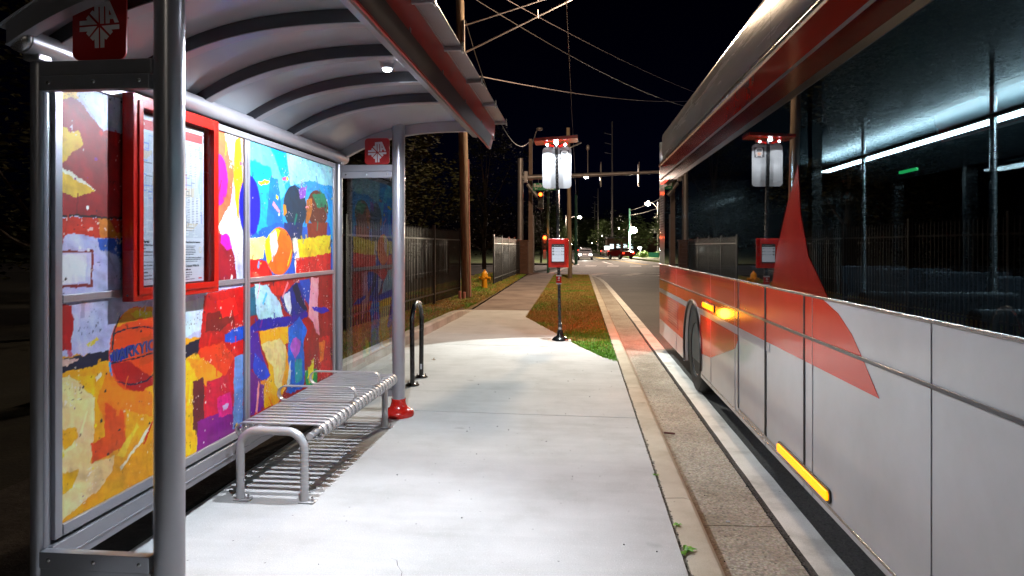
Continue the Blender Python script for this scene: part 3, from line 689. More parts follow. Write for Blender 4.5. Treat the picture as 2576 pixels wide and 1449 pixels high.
('p','F8B808',[(4.191,0.935),(4.624,0.926),(4.634,0.799),(4.575,0.790),(4.655,0.672),(4.655,0.583),(4.575,0.459),(4.459,0.398),(4.262,0.404),(4.211,0.546),(4.350,0.616),(4.297,0.733),(4.220,0.851)]),
('p','F0D898',[(4.220,0.851),(4.497,0.845),(4.594,0.770),(4.575,0.616),(4.497,0.475),(4.422,0.542),(4.386,0.667),(4.297,0.741)]),
('p','2F72D8',[(4.634,0.905),(4.823,0.965),(4.968,0.845),(4.889,0.762),(4.911,0.628),(4.923,0.467),(4.867,0.414),(4.655,0.419),(4.594,0.437),(4.655,0.583),(4.624,0.677)]),
('p','C070D0',[(4.758,0.826),(4.845,0.769),(4.823,0.698),(4.737,0.667),(4.655,0.761),(4.696,0.808)]),
('p','14A0B0',[(4.737,0.658),(4.867,0.645),(4.878,0.485),(4.758,0.473)]),
('p','1C9A58',[(4.923,0.542),(5.159,0.518),(5.159,0.400),(4.957,0.404)]),
('p','F4E020',[(4.980,0.560),(5.038,0.559),(5.086,0.608),(5.103,0.596),(5.074,0.446),(5.003,0.423)]),
('p','4A1A90',[(4.049,0.953),(4.178,0.929),(4.228,0.793),(4.279,0.703),(4.049,0.697)]),
('p','3A50C0',[(4.129,0.809),(4.279,0.703),(4.350,0.624),(4.279,0.588),(4.178,0.625),(4.097,0.688)]),
('p','6A1880',[(4.049,0.713),(4.178,0.625),(4.262,0.575),(4.245,0.416),(4.113,0.401),(4.049,0.402)]),
('p','F0A0A0',[(4.178,0.609),(4.203,0.588),(4.161,0.405),(4.129,0.405)]),
('p','F8A020',[(4.211,0.602),(4.279,0.605),(4.279,0.564),(4.211,0.586)]),
('p','E8F4FA',[(4.655,0.654),(4.679,0.668),(4.655,0.494),(4.604,0.487)]),
('p','D03018',[(5.197,0.757),(5.446,0.744),(5.446,0.403),(5.172,0.417)]),
('p','F08A20',[(5.197,0.718),(5.325,0.719),(5.299,0.562),(5.222,0.556)])]

def vnoise(x, y, s):
    """smooth value noise on numpy arrays"""
    def h(i, j): 
        v = np.sin(i*127.1+j*311.7+s*74.7)*43758.5453; return v-np.floor(v)
    xi, yi = np.floor(x), np.floor(y); fx, fy = x-xi, y-yi; fx = fx*fx*(3-2*fx); fy = fy*fy*(3-2*fy)
    return (h(xi, yi)*(1-fx)+h(xi+1, yi)*fx)*(1-fy)+(h(xi, yi+1)*(1-fx)+h(xi+1, yi+1)*fx)*fy-.5
def inpoly(px, py, P):
    r = np.zeros(px.shape, bool); n = len(P)
    for i in range(n):
        x0, y0 = P[i]; x1, y1 = P[(i+1) % n]
        if y0 == y1: continue
        c = (py > min(y0, y1)) & (py <= max(y0, y1)) & (px < (x1-x0)*(py-y0)/(y1-y0)+x0); r ^= c
    return r
NY, NZ = 620, 400
yy, zz = np.meshgrid(np.linspace(Y0-.004, Y1+.004, NY), np.linspace(Z0-.004, Z1+.004, NZ))
wy = yy+.009*vnoise(yy*9, zz*9, 1)+.011*vnoise(yy*27, zz*27, 2)+.007*vnoise(yy*80, zz*80, 3)
wz = zz+.009*vnoise(yy*9, zz*9, 4)+.011*vnoise(yy*27, zz*27, 5)+.007*vnoise(yy*80, zz*80, 6)
img = np.zeros((NZ, NY, 3)); img[:] = srgb('C4CAE8')
lid = np.zeros((NZ, NY), int)
BALL0 = next(i for i, q in enumerate(MURAL) if q[1] == 'E05A12'); BALL1 = BALL0+11
for li, (k, c, P) in enumerate(MURAL):
    soft = k == 'e' or c in ('1A1430', '1A2430', 'EEF0FA', 'D5DBF2')
    qy, qz = (yy*.75+wy*.25, zz*.75+wz*.25) if soft else (wy, wz)
    if k == 'p': m_ = inpoly(qy, qz, P)
    else: m_ = ((qy-P[0][0])/max(P[1][0], .004))**2+((qz-P[0][1])/max(P[1][1], .004))**2 < 1
    img[m_] = srgb(c); lid[m_] = li
# paint handling: streaks, colour drift per patch, dry-brush gaps, spatter
br = vnoise(yy*60+zz*8, zz*14, 9)*.22+vnoise(yy*14, zz*70+yy*10, 11)*.18+vnoise(yy*5, zz*5, 12)*.4
def facet(a_, b_, s_, L_): return np.floor((vnoise(a_, b_, s_)+.5)*L_)/L_-.5
fa = .30*facet(yy*16+zz*7, zz*11, 41, 4)+.25*facet(yy*34-zz*12, zz*26+yy*9, 42, 3)+.22*facet(yy*8, zz*40+yy*22, 43, 3)
fa *= np.where((lid >= BALL0) & (lid <= BALL1), .25, .8); br = br*.8+fa
img *= (1+br)[..., None]*(1+np.stack([facet(yy*13, zz*17+yy*5, 51+k_, 3)*.14 for k_ in range(3)], -1))
hs = np.random.default_rng(4)
tint = hs.uniform(.95, 1.05, (len(MURAL)+1, 3)); img *= tint[lid]
pal = [srgb(c) for c in ('F4F0E8', 'F8D020', 'E04A1C', '1A3AC0', '7A1478', '101430', '38A8E0', 'C81830', 'F8A0B0', '16806A')]
for i in range(200):                # loose strokes
    cy, cz_ = hs.uniform(Y0, Y1), hs.uniform(Z0, Z1); a = hs.uniform(0, 3.14) if hs.random() < .5 else hs.normal(1.4, .3); l, w = hs.uniform(.01, .07), hs.uniform(.003, .014)
    dy, dz = yy-cy, wz-cz_; u_ = dy*math.cos(a)+dz*math.sin(a)+0*dy; v_ = -dy*math.sin(a)+dz*math.cos(a)+.004*vnoise(yy*60, zz*60, i)
    m_ = (np.abs(u_) < l) & (np.abs(v_) < w)
    col = pal[hs.integers(len(pal))] if hs.random() < .16 else img[min(NZ-1, int((cz_-Z0)/(Z1-Z0)*NZ)), min(NY-1, int((cy-Y0)/(Y1-Y0)*NY))]*hs.uniform(.55, 1.6)
    img[m_] = img[m_]*.25+np.array(col)*.75
dry = (vnoise(yy*110, zz*110, 21)+.6*vnoise(yy*12, zz*12, 22)) > .56; img[dry] = img[dry]*.35+.65*np.array(srgb('F0E8E0'))
dry = (vnoise(yy*120, zz*120, 31)+.7*vnoise(yy*10, zz*14, 32)) > .6; img[dry] *= .3
for i in range(420):
    cy, cz_ = hs.uniform(Y0, Y1), hs.uniform(Z0, Z1); r_ = hs.exponential(.0022)+.0015
    m_ = (yy-cy)**2+(zz-cz_)**2 < r_*r_
    img[m_] = pal[[0, 0, 1, 5, 5, 4][hs.integers(6)]]
lum = img.mean(-1, keepdims=True); img = np.clip((lum+(img-lum)*1.22)*1.06, .003, .88)
def mural_mat():
    m = bpy.data.materials.new('printed_vinyl_painting'); m.use_nodes = True; t = m.node_tree; p = t.nodes['Principled BSDF']
    a = t.nodes.new('ShaderNodeVertexColor'); a.layer_name = 'paint'; t.links.new(a.outputs[0], p.inputs['Base Color'])
    p.inputs['Roughness'].default_value = .5; p.inputs['Coat Weight'].default_value = .12; p.inputs['Coat Roughness'].default_value = .05
    tc = t.nodes.new('ShaderNodeTexCoord'); v = t.nodes.new('ShaderNodeTexVoronoi'); v.inputs['Scale'].default_value = 170; v.inputs['Randomness'].default_value = 0
    t.links.new(tc.outputs['Object'], v.inputs[0]); b = t.nodes.new('ShaderNodeBump'); b.inputs['Strength'].default_value = .15; b.inputs['Distance'].default_value = .003
    t.links.new(v.outputs['Distance'], b.inputs['Height']); t.links.new(b.outputs[0], p.inputs['Normal'])
    return m
MM = mural_mat()
def panel(y0, y1, z0, z1, label):
    j0, j1 = [int(round((q-Y0+.004)/(Y1-Y0+.008)*(NY-1))) for q in (y0, y1)]; i0, i1 = [int(round((q-Z0+.004)/(Z1-Z0+.008)*(NZ-1))) for q in (z0, z1)]
    j0, i0 = max(0, j0), max(0, i0); j1, i1 = min(NY-1, j1), min(NZ-1, i1)
    Yg, Zg = yy[i0:i1+1, j0:j1+1], zz[i0:i1+1, j0:j1+1]; h, w = Yg.shape
    co = np.stack([np.full(Yg.shape, XM)-sh.location.x, Yg-sh.location.y, Zg], -1).reshape(-1, 3)
    idx = np.arange(h*w).reshape(h, w)
    q = np.stack([idx[:-1, :-1], idx[:-1, 1:], idx[1:, 1:], idx[1:, :-1]], -1).reshape(-1, 4)
    me = bpy.data.meshes.new('mural_panel'); me.from_pydata(co.tolist(), [], q.tolist())
    ca = me.color_attributes.new('paint', 'FLOAT_COLOR', 'POINT')
    cc = np.concatenate([img[i0:i1+1, j0:j1+1].reshape(-1, 3), np.ones((h*w, 1))], 1).astype('f4'); ca.data.foreach_set('color', cc.ravel())
    me.materials.append(MM); o = bpy.data.objects.new('mural_panel', me); COL.objects.link(o); o.parent = sh; o['label'] = label
    so = o.modifiers.new('thickness', 'SOLIDIFY'); so.thickness = .006; so.offset = -1
    return o
mp1 = panel(Y0, YM0, Z0, ZR0+.005, 'painted panel with orange basketball over yellow ground')
panel(Y0, YM0, ZR1-.005, Z1, 'painted panel in dark red and tan behind the map case')
panel(YM1, Y1, Z0, ZR0+.005, 'painted panel with player in yellow shorts'); panel(YM1, Y1, ZR1-.005, Z1, 'painted sky blue panel with dark head shapes')
# lettering on the painted ball
t = text('ball_lettering', 'IIARKYICO', mat('ball_ink', (.04, .06, .22), .5), mp1, .075, facing_x(XM+.001, 2.985, 1.005) @ Matrix.Rotation(R(2), 4, 'Z'), bold=.002)

# ---------------------------------------------------------------- map case
XF = -2.045
mc = thing('map_case', 'red framed route map case mounted on the painted shelter wall', 'map case', (-2.08, 3.21, 1.25))
cy0, cy1, cz0, cz1 = 2.85, 3.575, 1.245, 2.215
b = MB()
b.box(XM+.012, XF, cy0, cy0+.062, cz0, cz1); b.box(XM+.012, XF, cy1-.062, cy1, cz0, cz1)
b.box(XM+.012, XF-.0006, cy0+.06, cy1-.06, cz0, cz0+.062); b.box(XM+.012, XF-.0006, cy0+.06, cy1-.06, cz1-.062, cz1)
b.build('case_frame', M['red'], mc, bevel=.004)
b = MB(); q = .030
b.box(XF-.002, XF+.008, cy0+q, cy0+.062, cz0+q, cz1-q); b.box(XF-.002, XF+.008, cy1-.062, cy1-q, cz0+q, cz1-q)
b.box(XF-.002, XF+.0075, cy0+.06, cy1-.06, cz0+q, cz0+.062); b.box(XF-.002, XF+.0075, cy0+.06, cy1-.06, cz1-.062, cz1-q)
b.build('door_frame', M['red'], mc, bevel=.003)
MB().box(XM+.013, XM+.02, cy0+.05, cy1-.05, cz0+.05, cz1-.05).build('case_back', M['busk'], mc)
XP = XM+.03; py0, py1, pz0, pz1 = cy0+.068, cy1-.088, cz0+.068, cz1-.072
pp = MB().box(XP-.004, XP, py0, py1, pz0, pz1).build('route_map', M['paper'], mc)
def flat(n_, m_, y0, y1, z0, z1, d=.0008): return MB().box(XP, XP+d, y0, y1, z0, z1).build(n_, M[m_], pp)
flat('map_header', 'redi', py0+.012, py1-.012, pz1-.075, pz1-.028)
emblem(pp, XP+.001, py0+.045, pz1-.052, .036, M['white'], M['redi'], 'x')
rr = random.Random(3)
HN, WN = 330, 200
ma0, ma1, mz0, mz1 = py0+.012, py1-.012, pz0+.235, pz1-.088
my, mz = np.meshgrid(np.linspace(ma0, ma1, WN), np.linspace(mz0, mz1, HN)); mi = np.zeros((HN, WN, 3)); mi[:] = (.44, .47, .52)
for _ in range(9):
    y, z = rr.uniform(ma0, ma1-.1), rr.uniform(mz0, mz1-.05)
    P = [(y, z), (y+rr.uniform(.04, .12), z+rr.uniform(-.01, .01)), (y+rr.uniform(.05, .12), z+rr.uniform(.02, .06)), (y+.01, z+.04)]
    mi[inpoly(my+.006*vnoise(my*90, mz*90, 3), mz+.006*vnoise(my*90, mz*90, 4), P)] = (.50, .43, .32)
mi[(my > ma1-.03+.012*np.sin(mz*30)) & (mz > mz1-.35)] = (.34, .42, .62)
def wig(n_, w, col):
    for _ in range(n_):
        y, z = rr.uniform(ma0, ma1), rr.uniform(mz0, mz1); v = rr.random() < .5
        for _ in range(rr.randint(3, 8)):
            l = rr.uniform(.015, .08)*rr.choice((-1, 1)); y2, z2 = (y, z+l) if v else (y+l, z+rr.uniform(-.004, .004)); v = not v
            mi[(my > min(y, y2)-w) & (my < max(y, y2)+w) & (mz > min(z, z2)-w) & (mz < max(z, z2)+w)] = col
            y, z = y2, z2
wig(60, .0008, (.6, .62, .62)); wig(16, .001, (.2, .2, .22)); wig(18, .0016, (.2, .26, .55)); wig(3, .0016, (.5, .08, .06))
for (ya, yb, za, zb) in ((ma1-.17, ma1-.035, mz1-.17, mz1-.03), (ma1-.14, ma1-.025, mz0+.08, mz0+.22)):
    k_ = (my > ya) & (my < yb) & (mz > za) & (mz < zb); mi[k_] = (.55, .57, .6)
    t_ = k_ & (((mz-za) % .009) < .0035) & (((my-ya) % ((yb-ya)/3)) < (yb-ya)/3*(.55+.3*vnoise(mz*150, my*20, 8))); mi[t_] = (.2, .2, .24)
def tintgrid(name, Yg, Zg, X, C, parent, m):
    h, w = Yg.shape; off = Vector((0, 0, 0)); q = parent
    while q is not None: off = off+q.location; q = q.parent
    co = np.stack([np.full(Yg.shape, X)-off.x, Yg-off.y, Zg-off.z], -1).reshape(-1, 3); idx = np.arange(h*w).reshape(h, w)
    me = bpy.data.meshes.new(name); me.from_pydata(co.tolist(), [], np.stack([idx[:-1, :-1], idx[:-1, 1:], idx[1:, 1:], idx[1:, :-1]], -1).reshape(-1, 4).tolist())
    ca = me.color_attributes.new('paint', 'FLOAT_COLOR', 'POINT'); ca.data.foreach_set('color', np.concatenate([C.reshape(-1, 3), np.ones((h*w, 1))], 1).astype('f4').ravel())
    me.materials.append(m); o = bpy.data.objects.new(name, me); COL.objects.link(o); o.parent = parent; return o
pm_ = mat('printed_map_ink', (.5, .5, .5), .5); va = pm_.node_tree.nodes.new('ShaderNodeVertexColor'); va.layer_name = 'paint'; pm_.node_tree.links.new(va.outputs[0], pm_.node_tree.nodes['Principled BSDF'].inputs['Base Color'])
tintgrid('map_sheet', my, mz, XP+.0008, mi, pp, pm_)
def line(y, z, s_, size, bold=0): return text('printed_text', s_, M['ink'], pp, size, facing_x(XP+.0012, y, z), .0002, bold, 'LEFT')
yl = py0+.012; yr_ = py1-.17
for i, (s_, sz, bo) in enumerate((('Cash Fares', .022, .0007), ('Routes and First Coast Flyer', .014, .0005), ('One Trip Fare', .012, .0003), ('One Trip Fare (Reduced)', .012, .0003), ('Persons with disabilities, with valid ID', .010, 0), ('Seniors', .012, .0003), ('65+ with valid ID, photo license of ID', .010, 0), ('Children under 42 inches', .012, .0003), ('must be accompanied by an adult', .010, 0), ('Express Routes', .014, .0005), ('Single Trip Express Fare', .012, .0003), ('Single Trip Express Fare (Reduced)', .012, .0003))):
    line(yl-.01, pz0+.212-i*.0165, s_, sz, bo)
line(yr_, pz0+.212, 'Free Fares for Seniors', .015, .0004)
for i in range(6): line(yr_, pz0+.192-i*.009, ('Seniors age sixty and over', 'ride free at all times on', 'any local bus. Show your', 'card to the operator when', 'you board the vehicle and', 'show it again if asked.')[i], .0085)
for i in range(3): line(yr_, pz0+.130-i*.010, ('The College Student fare is offered to', 'all students with a valid college card', 'issued for this term or year.')[i], .0095)
line(yr_, pz0+.085, 'Connect With Us', .017, .0005); line(yr_, pz0+.066, 'jtafla.com', .012, .0004)
for i in range(4): line(yr_, pz0+.050-i*.012, ('(904) 630-3100', 'info@jtafla.com', '@JTAFLA', 'facebook.com/JTAFLA')[i], .009)
MB().box(XP, XP+.0008, py1-.05, py1-.02, pz0+.012, pz0+.02).build('map_footer_mark', M['redi'], pp)
o = MB().lathe((0, 0, 0), [(.001, 0), (.001, .001)], 3)
b = MB(); 
for k in range(24):
    a0, a1 = 2*math.pi*k/24, 2*math.pi*(k+1)/24
    for rad in (.016,): b.add([(XP+.001, py1-.035+rad*.8*math.cos(a0), pz0+.17+rad*math.sin(a0)), (XP+.001, py1-.035+rad*.8*math.cos(a1), pz0+.17+rad*math.sin(a1)), (XP+.001, py1-.035+(rad-.003)*.8*math.cos(a1), pz0+.17+(rad-.003)*math.sin(a1)), (XP+.001, py1-.035+(rad-.003)*.8*math.cos(a0), pz0+.17+(rad-.003)*math.sin(a0))], [(0, 1, 2, 3)])
b.build('map_fruit_mark', mat('map_yellow_ink', (.75, .55, .1), .5), pp, fix=False)
MB().box(XF-.012, XF-.009, cy0+.055, cy1-.055, cz0+.055, cz1-.055).build('case_glass', M['g_case'], mc)
for z in (cz0+.18, cz1-.18): MB().lathe((0, 0, 0), [(.001, 0), (.001, .001)], 3); MB().ball((XF-.02, cy1+.001, z), .008, 10, 6, (1, .5, 1)).build('case_lock', M['chrome'], mc)
MB().ball((XF-.03, cy0-.001, cz0+.03), .006, 8, 6, (1, .4, 1)).build('case_screw', M['ink'], mc)

# ---------------------------------------------------------------- bench
bn = thing('bench', 'silver flat bar bench with two looped armrests under the shelter', 'bench', (-1.78, 4.53, 0))
BY0, BY1 = 3.73, 5.34; BXL, BXR = -2.045, -1.49
def loopbar(b_, y, w, x0, x1, zt, r, th_, turn=math.pi*1.25, n=14):
    """flat bar: straight top, both ends curled under"""
    P = []
    for k in range(n+1):
        a = math.pi/2+turn*(n-k)/n; P.append((x0+r+r*math.cos(a), zt-r+r*math.sin(a)))
    for k in range(n+1):
        a = math.pi/2-turn*k/n; P.append((x1-r+r*math.cos(a), zt-r+r*math.sin(a)))
    O = []
    for i, p in enumerate(P):
        a_ = Vector(P[max(0, i-1)]); c_ = Vector(P[min(len(P)-1, i+1)]); t_ = (c_-a_).normalized(); nn = Vector((t_.y, -t_.x)); O.append((p[0]+nn.x*th_, p[1]+nn.y*th_))
    m_ = len(P); vs = [(x, yy_, z) for yy_ in (y, y+w) for x, z in P]+[(x, yy_, z) for yy_ in (y, y+w) for x, z in O]
    fs = []
    for i in range(m_-1):
        fs += [(i, i+1, m_+i+1, m_+i), (2*m_+i, 3*m_+i, 3*m_+i+1, 2*m_+i+1), (i, 2*m_+i, 2*m_+i+1, i+1), (m_+i, m_+i+1, 3*m_+i+1, 3*m_+i)]
    fs += [(0, m_, 3*m_, 2*m_), (m_-1, 3*m_-1, 4*m_-1, 2*m_-1)]
    b_.add(vs, fs)
b = MB(); n_s = 23; pitch = (BY1-BY0-.02)/n_s
for i in range(n_s): loopbar(b, BY0+.012+i*pitch+.012, .037, BXL, BXR, .452, .047, .006)
b.build('seat', M['bench'], bn, sharp=50)
for x in (BXL+.085, BXR-.085):
    MB().tube([(x, BY0, .385), (x, BY1, .385)], .021, 18).build('side_rail', M['bench'], bn)
for yq in (BY0, BY1):
    P = []; xa, xb, zt, r = -2.0, -1.605, .438, .105
    P.append((xa, yq, .008))
    for k in range(9): a = math.pi-math.pi/2*k/8; P.append((xa+r+r*math.cos(a), yq, zt-r-.024+r*math.sin(a)))
    for k in range(9): a = math.pi/2-math.pi/2*k/8; P.append((xb-r+r*math.cos(a), yq, zt-r-.024+r*math.sin(a)))
    P.append((xb, yq, .008))
    o = MB().tube(P, .025, 20).build('leg_frame', M['bench'], bn)
    for x in (xa, xb):
        MB().box(x-.03, x+.065, yq-.03, yq+.03, .001, .010).build('foot_plate', M['bench'], o, bevel=.003)
        MB().cyl((x+.048, yq, .01), (x+.048, yq, .032), .007, n=6).build('anchor_bolt', M['chrome'], o)
for ya in (BY0+.55, BY0+1.08):
    P = []; x0, x1, z0, z1 = BXL+.01, BXR-.0, .456, .560; r = (z1-z0)/2
    for k in range(13): a = math.pi/2+math.pi*k/12; P.append((x0+r+r*math.cos(a), z0+r+r*math.sin(a)))
    for k in range(13): a = -math.pi/2+math.pi*k/12; P.append((x1-r+r*math.cos(a), z0+r+r*math.sin(a)))
    n = len(P); Q = [(x0+r+(x-(x0+r))*(r-.007)/r if x < x0+r else (x1-r+(x-(x1-r))*(r-.007)/r if x > x1-r else x), z0+r+(z-z0-r)*(r-.007)/r) for x, z in P]
    vs = [(x, y, z) for y in (ya, ya+.04) for x, z in P]+[(x, y, z) for y in (ya, ya+.04) for x, z in Q]
    fs = []
    for i in range(n):
        j = (i+1) % n; fs += [(i, j, n+j, n+i), (2*n+i, 3*n+i, 3*n+j, 2*n+j), (i, 2*n+i, 2*n+j, j), (n+i, n+j, 3*n+j, 3*n+i)]
    MB().add(vs, fs).build('armrest', M['bench'], bn, sharp=50)

# ---------------------------------------------------------------- bike rack
br0 = thing('bike_rack', 'black inverted U bike rack bolted to the pavement', 'bike rack', (-1.80, 7.2, 0))
P = [(-1.795, 6.99, .01)]
for k in range(13): a = math.pi-math.pi*k/12; P.append((-1.80, 7.21+.22*math.cos(a), .66+.22*math.sin(a)))
P.append((-1.805, 7.43, .01))
MB().tube(P, .026, 20).build('hoop', M['black'], br0)
for x, y in ((-1.795, 6.99), (-1.805, 7.43)):
    o = MB().lathe((x, y, 0), [(.075, .001), (.075, .012), (.045, .018), (.03, .03)], 28).build('base_flange', M['black'], br0)
    for a in (40, 160, 280): MB().lathe((x+.055*math.cos(R(a)), y+.055*math.sin(R(a)), .012), [(.011, 0), (.011, .012), (.005, .013), (.004, .03)], 6).build('anchor_bolt', M['black'], o)
MB().box(-1.81, -1.79, 7.4030, 7.4045, .10, .16).build('white_sticker', M['paper'], br0)

# ---------------------------------------------------------------- bus stop sign
PX, PY = -.33, 10.6
bs = thing('bus_stop_sign', 'black perforated post carrying white bus stop panel, red canopy and arrival screen', 'bus stop sign', (-.31, 10.6, 0))
def px(z): return -.305-.0185*z       # the post leans a little
b = MB(); w = .024
b.hexa([(px(.05)-w, PY-w, .05), (px(.05)+w, PY-w, .05), (px(.05)+w, PY+w, .05), (px(.05)-w, PY+w, .05)], [(px(3.13)-w, PY-w, 3.13), (px(3.13)+w, PY-w, 3.13), (px(3.13)+w, PY+w, 3.13), (px(3.13)-w, PY+w, 3.13)])
post = b.build('post', M['black'], bs, bevel=.004)
b = MB(); z = .12
hole = mat('post_hole_rim', (.10, .09, .08), .4, .6)
while z < 3.1:
    if not (.9 < z < 1.06 or 1.17 < z < 1.64):
        b.lathe((0, 0, 0), [(.0001, 0), (.0001, .0001)], 3); x = px(z)
        b.add([(x+.0075*math.cos(R(45*k)), PY-w-.0007, z+.0075*math.sin(R(45*k))) for k in range(8)], [tuple(range(8))])
    z += .0508
b.build('post_holes', hole, post, fix=False)
MB().cyl((px(3.1), PY, 3.1), (px(3.3), PY, 3.24), .026, n=16).build('post_sleeve', M['chrome'], bs)
o = MB().lathe((-.305, PY, 0), [(.135, .0), (.13, .02), (.10, .05), (.06, .07), (.05, .10), (.045, .16), (.03, .17)], 28).build('base_mount', M['black'], bs)
MB().cyl((-.305, PY-.06, .20), (-.305, PY-.03, .20), .022, n=16).build('mount_bolt', M['chrome'], o)
MB().box(-.335, -.275, PY-.036, PY+.036, .14, .28).build('mount_clamp', M['black'], bs, bevel=.004)
MB().box(-.50, -.13, PY-.12, PY+.12, .0, .006).build('base_plate', M['steel'], bs)
xc = px(2.78)
sp = MB().prism(rrect(xc-.232, xc+.232, 2.44, 3.105, .06), 'y', PY+.030, PY+.034).build('sign_panel', M['refl'], bs, sharp=20)
yb = PY+.029
pg = MB().box(xc+.045, xc+.196, yb-.001, yb+.0008, 2.895, 3.055).build('pictogram_field', M['ink'], sp)
b = MB(); cx = xc+.124
b.prism(rrect(cx-.054, cx+.054, 2.918, 3.048, .03), 'y', yb-.0025, yb-.0012); b.box(cx-.045, cx-.027, yb-.0025, yb-.0012, 2.902, 2.925); b.box(cx+.027, cx+.045, yb-.0025, yb-.0012, 2.902, 2.925)
bo = b.build('bus_pictogram', M['white'], pg)
MB().prism([(cx-.042, 2.985), (cx+.042, 2.985), (cx+.036, 3.022), (cx-.036, 3.022)], 'y', yb-.0035, yb-.0026).build('pictogram_window', M['ink'], bo)
MB().prism(rrect(cx-.019, cx+.019, 2.93, 2.968, .004), 'y', yb-.0035, yb-.0026).build('pictogram_emblem', M['orange'], bo)
MB().prism([(cx, 2.935), (cx+.014, 2.949), (cx, 2.963), (cx-.014, 2.949)], 'y', yb-.0045, yb-.0036).build('pictogram_diamond', M['white'], bo)
for s_ in (-1, 1): MB().add([(cx+s_*.040+.006*math.cos(R(45*k)), yb-.003, 2.948+.006*math.sin(R(45*k))) for k in range(8)], [tuple(range(8))]).build('pictogram_lamp', M['ink'], bo, fix=False)
# canopy with its solar top and down lights
xk = px(3.2)
b = MB(); b.hexa([(xk-.347, PY-.22, 3.165), (xk+.34, PY-.22, 3.205), (xk+.34, PY+.22, 3.205), (xk-.347, PY+.22, 3.165)], [(xk-.347, PY-.22, 3.215), (xk+.34, PY-.22, 3.255), (xk+.34, PY+.22, 3.255), (xk-.347, PY+.22, 3.215)])
b.build('canopy', M['red'], bs, bevel=.004)
for s_ in (-1, 1):
    MB().hexa([(xk+s_*.19, PY-.05, 3.17), (xk+s_*.18, PY-.05, 3.13), (xk+s_*.045, PY-.05, 3.09), (xk+s_*.04, PY-.05, 3.12)], [(xk+s_*.19, PY+.05, 3.17), (xk+s_*.18, PY+.05, 3.13), (xk+s_*.045, PY+.05, 3.09), (xk+s_*.04, PY+.05, 3.12)]).build('canopy_brace', M['red'], bs)
    MB().ball((xk+s_*.145, PY-.065, 3.128), .02, 14, 8).build('panel_light', M['e_cool'], bs)
    lamp('SPOT', 'panel_wash_light', (xk+s_*.145, PY-.14, 3.125), 75, (.9, .95, 1), .01, bs, aim=(xk+s_*.12, PY+.05, 2.2), spot=95, blend=.6)
MB().ball((xk+.0, PY-.10, 3.155), .034, 16, 10).build('canopy_lamp', M['e_cool'], bs)
lamp('SPOT', 'canopy_lamp_light', (xk, PY-.30, 3.12), 600, (.93, 1, .95), .02, bs, aim=(xk+.02, PY-.30-1.45, 0), spot=75, blend=.10)
# arrival screen
ax_ = px(1.4); sb = MB()
sb.prism([(ax_-.165, PY-.05), (ax_-.155, PY-.115), (ax_+.12, PY-.115), (ax_+.165, PY-.06), (ax_+.165, PY-.03), (ax_-.165, PY-.03)], 'z', 1.172, 1.628)
sbo = sb.build('screen_housing', M['red'], bs, bevel=.005)
sc0, sc1 = ax_-.105, ax_+.098
MB().box(sc0, sc1, PY-.118, PY-.114, 1.25, 1.545).build('screen_bezel', M['busk'], sbo)
scr = MB().box(sc0+.006, sc1-.006, PY-.1195, PY-.118, 1.268, 1.497).build('screen', M['e_screen'], sbo)
MB().box(sc0+.006, sc1-.006, PY-.1195, PY-.118, 1.5, 1.54).build('screen_header', M['ink'], sbo)
wt = mat('screen_header_text', (.5, .5, .5), .5, emit=(.7, .75, .8), estr=.4)
text('screen_title', 'Estimated Departure Times', wt, scr, .0105, facing_y((sc0+sc1)/2-.005, PY-.1205, 1.52), .0002)
text('screen_clock', '19:06', wt, scr, .0105, facing_y(sc1-.022, PY-.1205, 1.52), .0002)
inkm = M['ink']
for i, (nm, tm) in enumerate((('To Gate Club', '0 min'), ('To Gate Club', '07:44'), ('To Gate Club', '50 min'))):
    z = 1.474-i*.046
    MB().add([(sc0+.026+.014*math.cos(R(24*k)), PY-.1203, z+.014*math.sin(R(24*k))) for k in range(15)], [tuple(range(15))]).build('route_disc', inkm, scr, fix=False)
    text('route_number', '8', wt, scr, .018, facing_y(sc0+.026, PY-.1208, z), .0002)
    text('screen_text', nm, inkm, scr, .016, facing_y(sc0+.086, PY-.1205, z), .0002); text('screen_text', tm, inkm, scr, .022 if i else .02, facing_y(sc1-.030, PY-.1205, z), .0002, .0004)
b = MB()
for i in range(5): b.box(sc0+.01, sc1-.01, PY-.1203, PY-.1198, 1.451-i*.046, 1.4525-i*.046)
b.build('screen_rule', M['steel'], scr)
bx = MB().box(px(.98)-.042, px(.98)+.042, PY-.075, PY-.026, .915, 1.045).build('push_button_box', M['red'], bs, bevel=.006)
MB().box(px(.98)-.0425, px(.98)+.0425, PY-.077, PY-.03, 1.03, 1.052).build('box_cap', M['paper'], bx, bevel=.003); MB().box(px(.98)-.0425, px(.98)+.0425, PY-.077, PY-.03, .905, .924).build('box_foot', M['paper'], bx, bevel=.003)
emblem(bx, px(.98), PY-.0765, 1.0, .036, M['white'], M['red'])
text('box_lettering', 'INFO', M['white'], bx, .016, facing_y(px(.98), PY-.0775, .965), .0003, .0004)
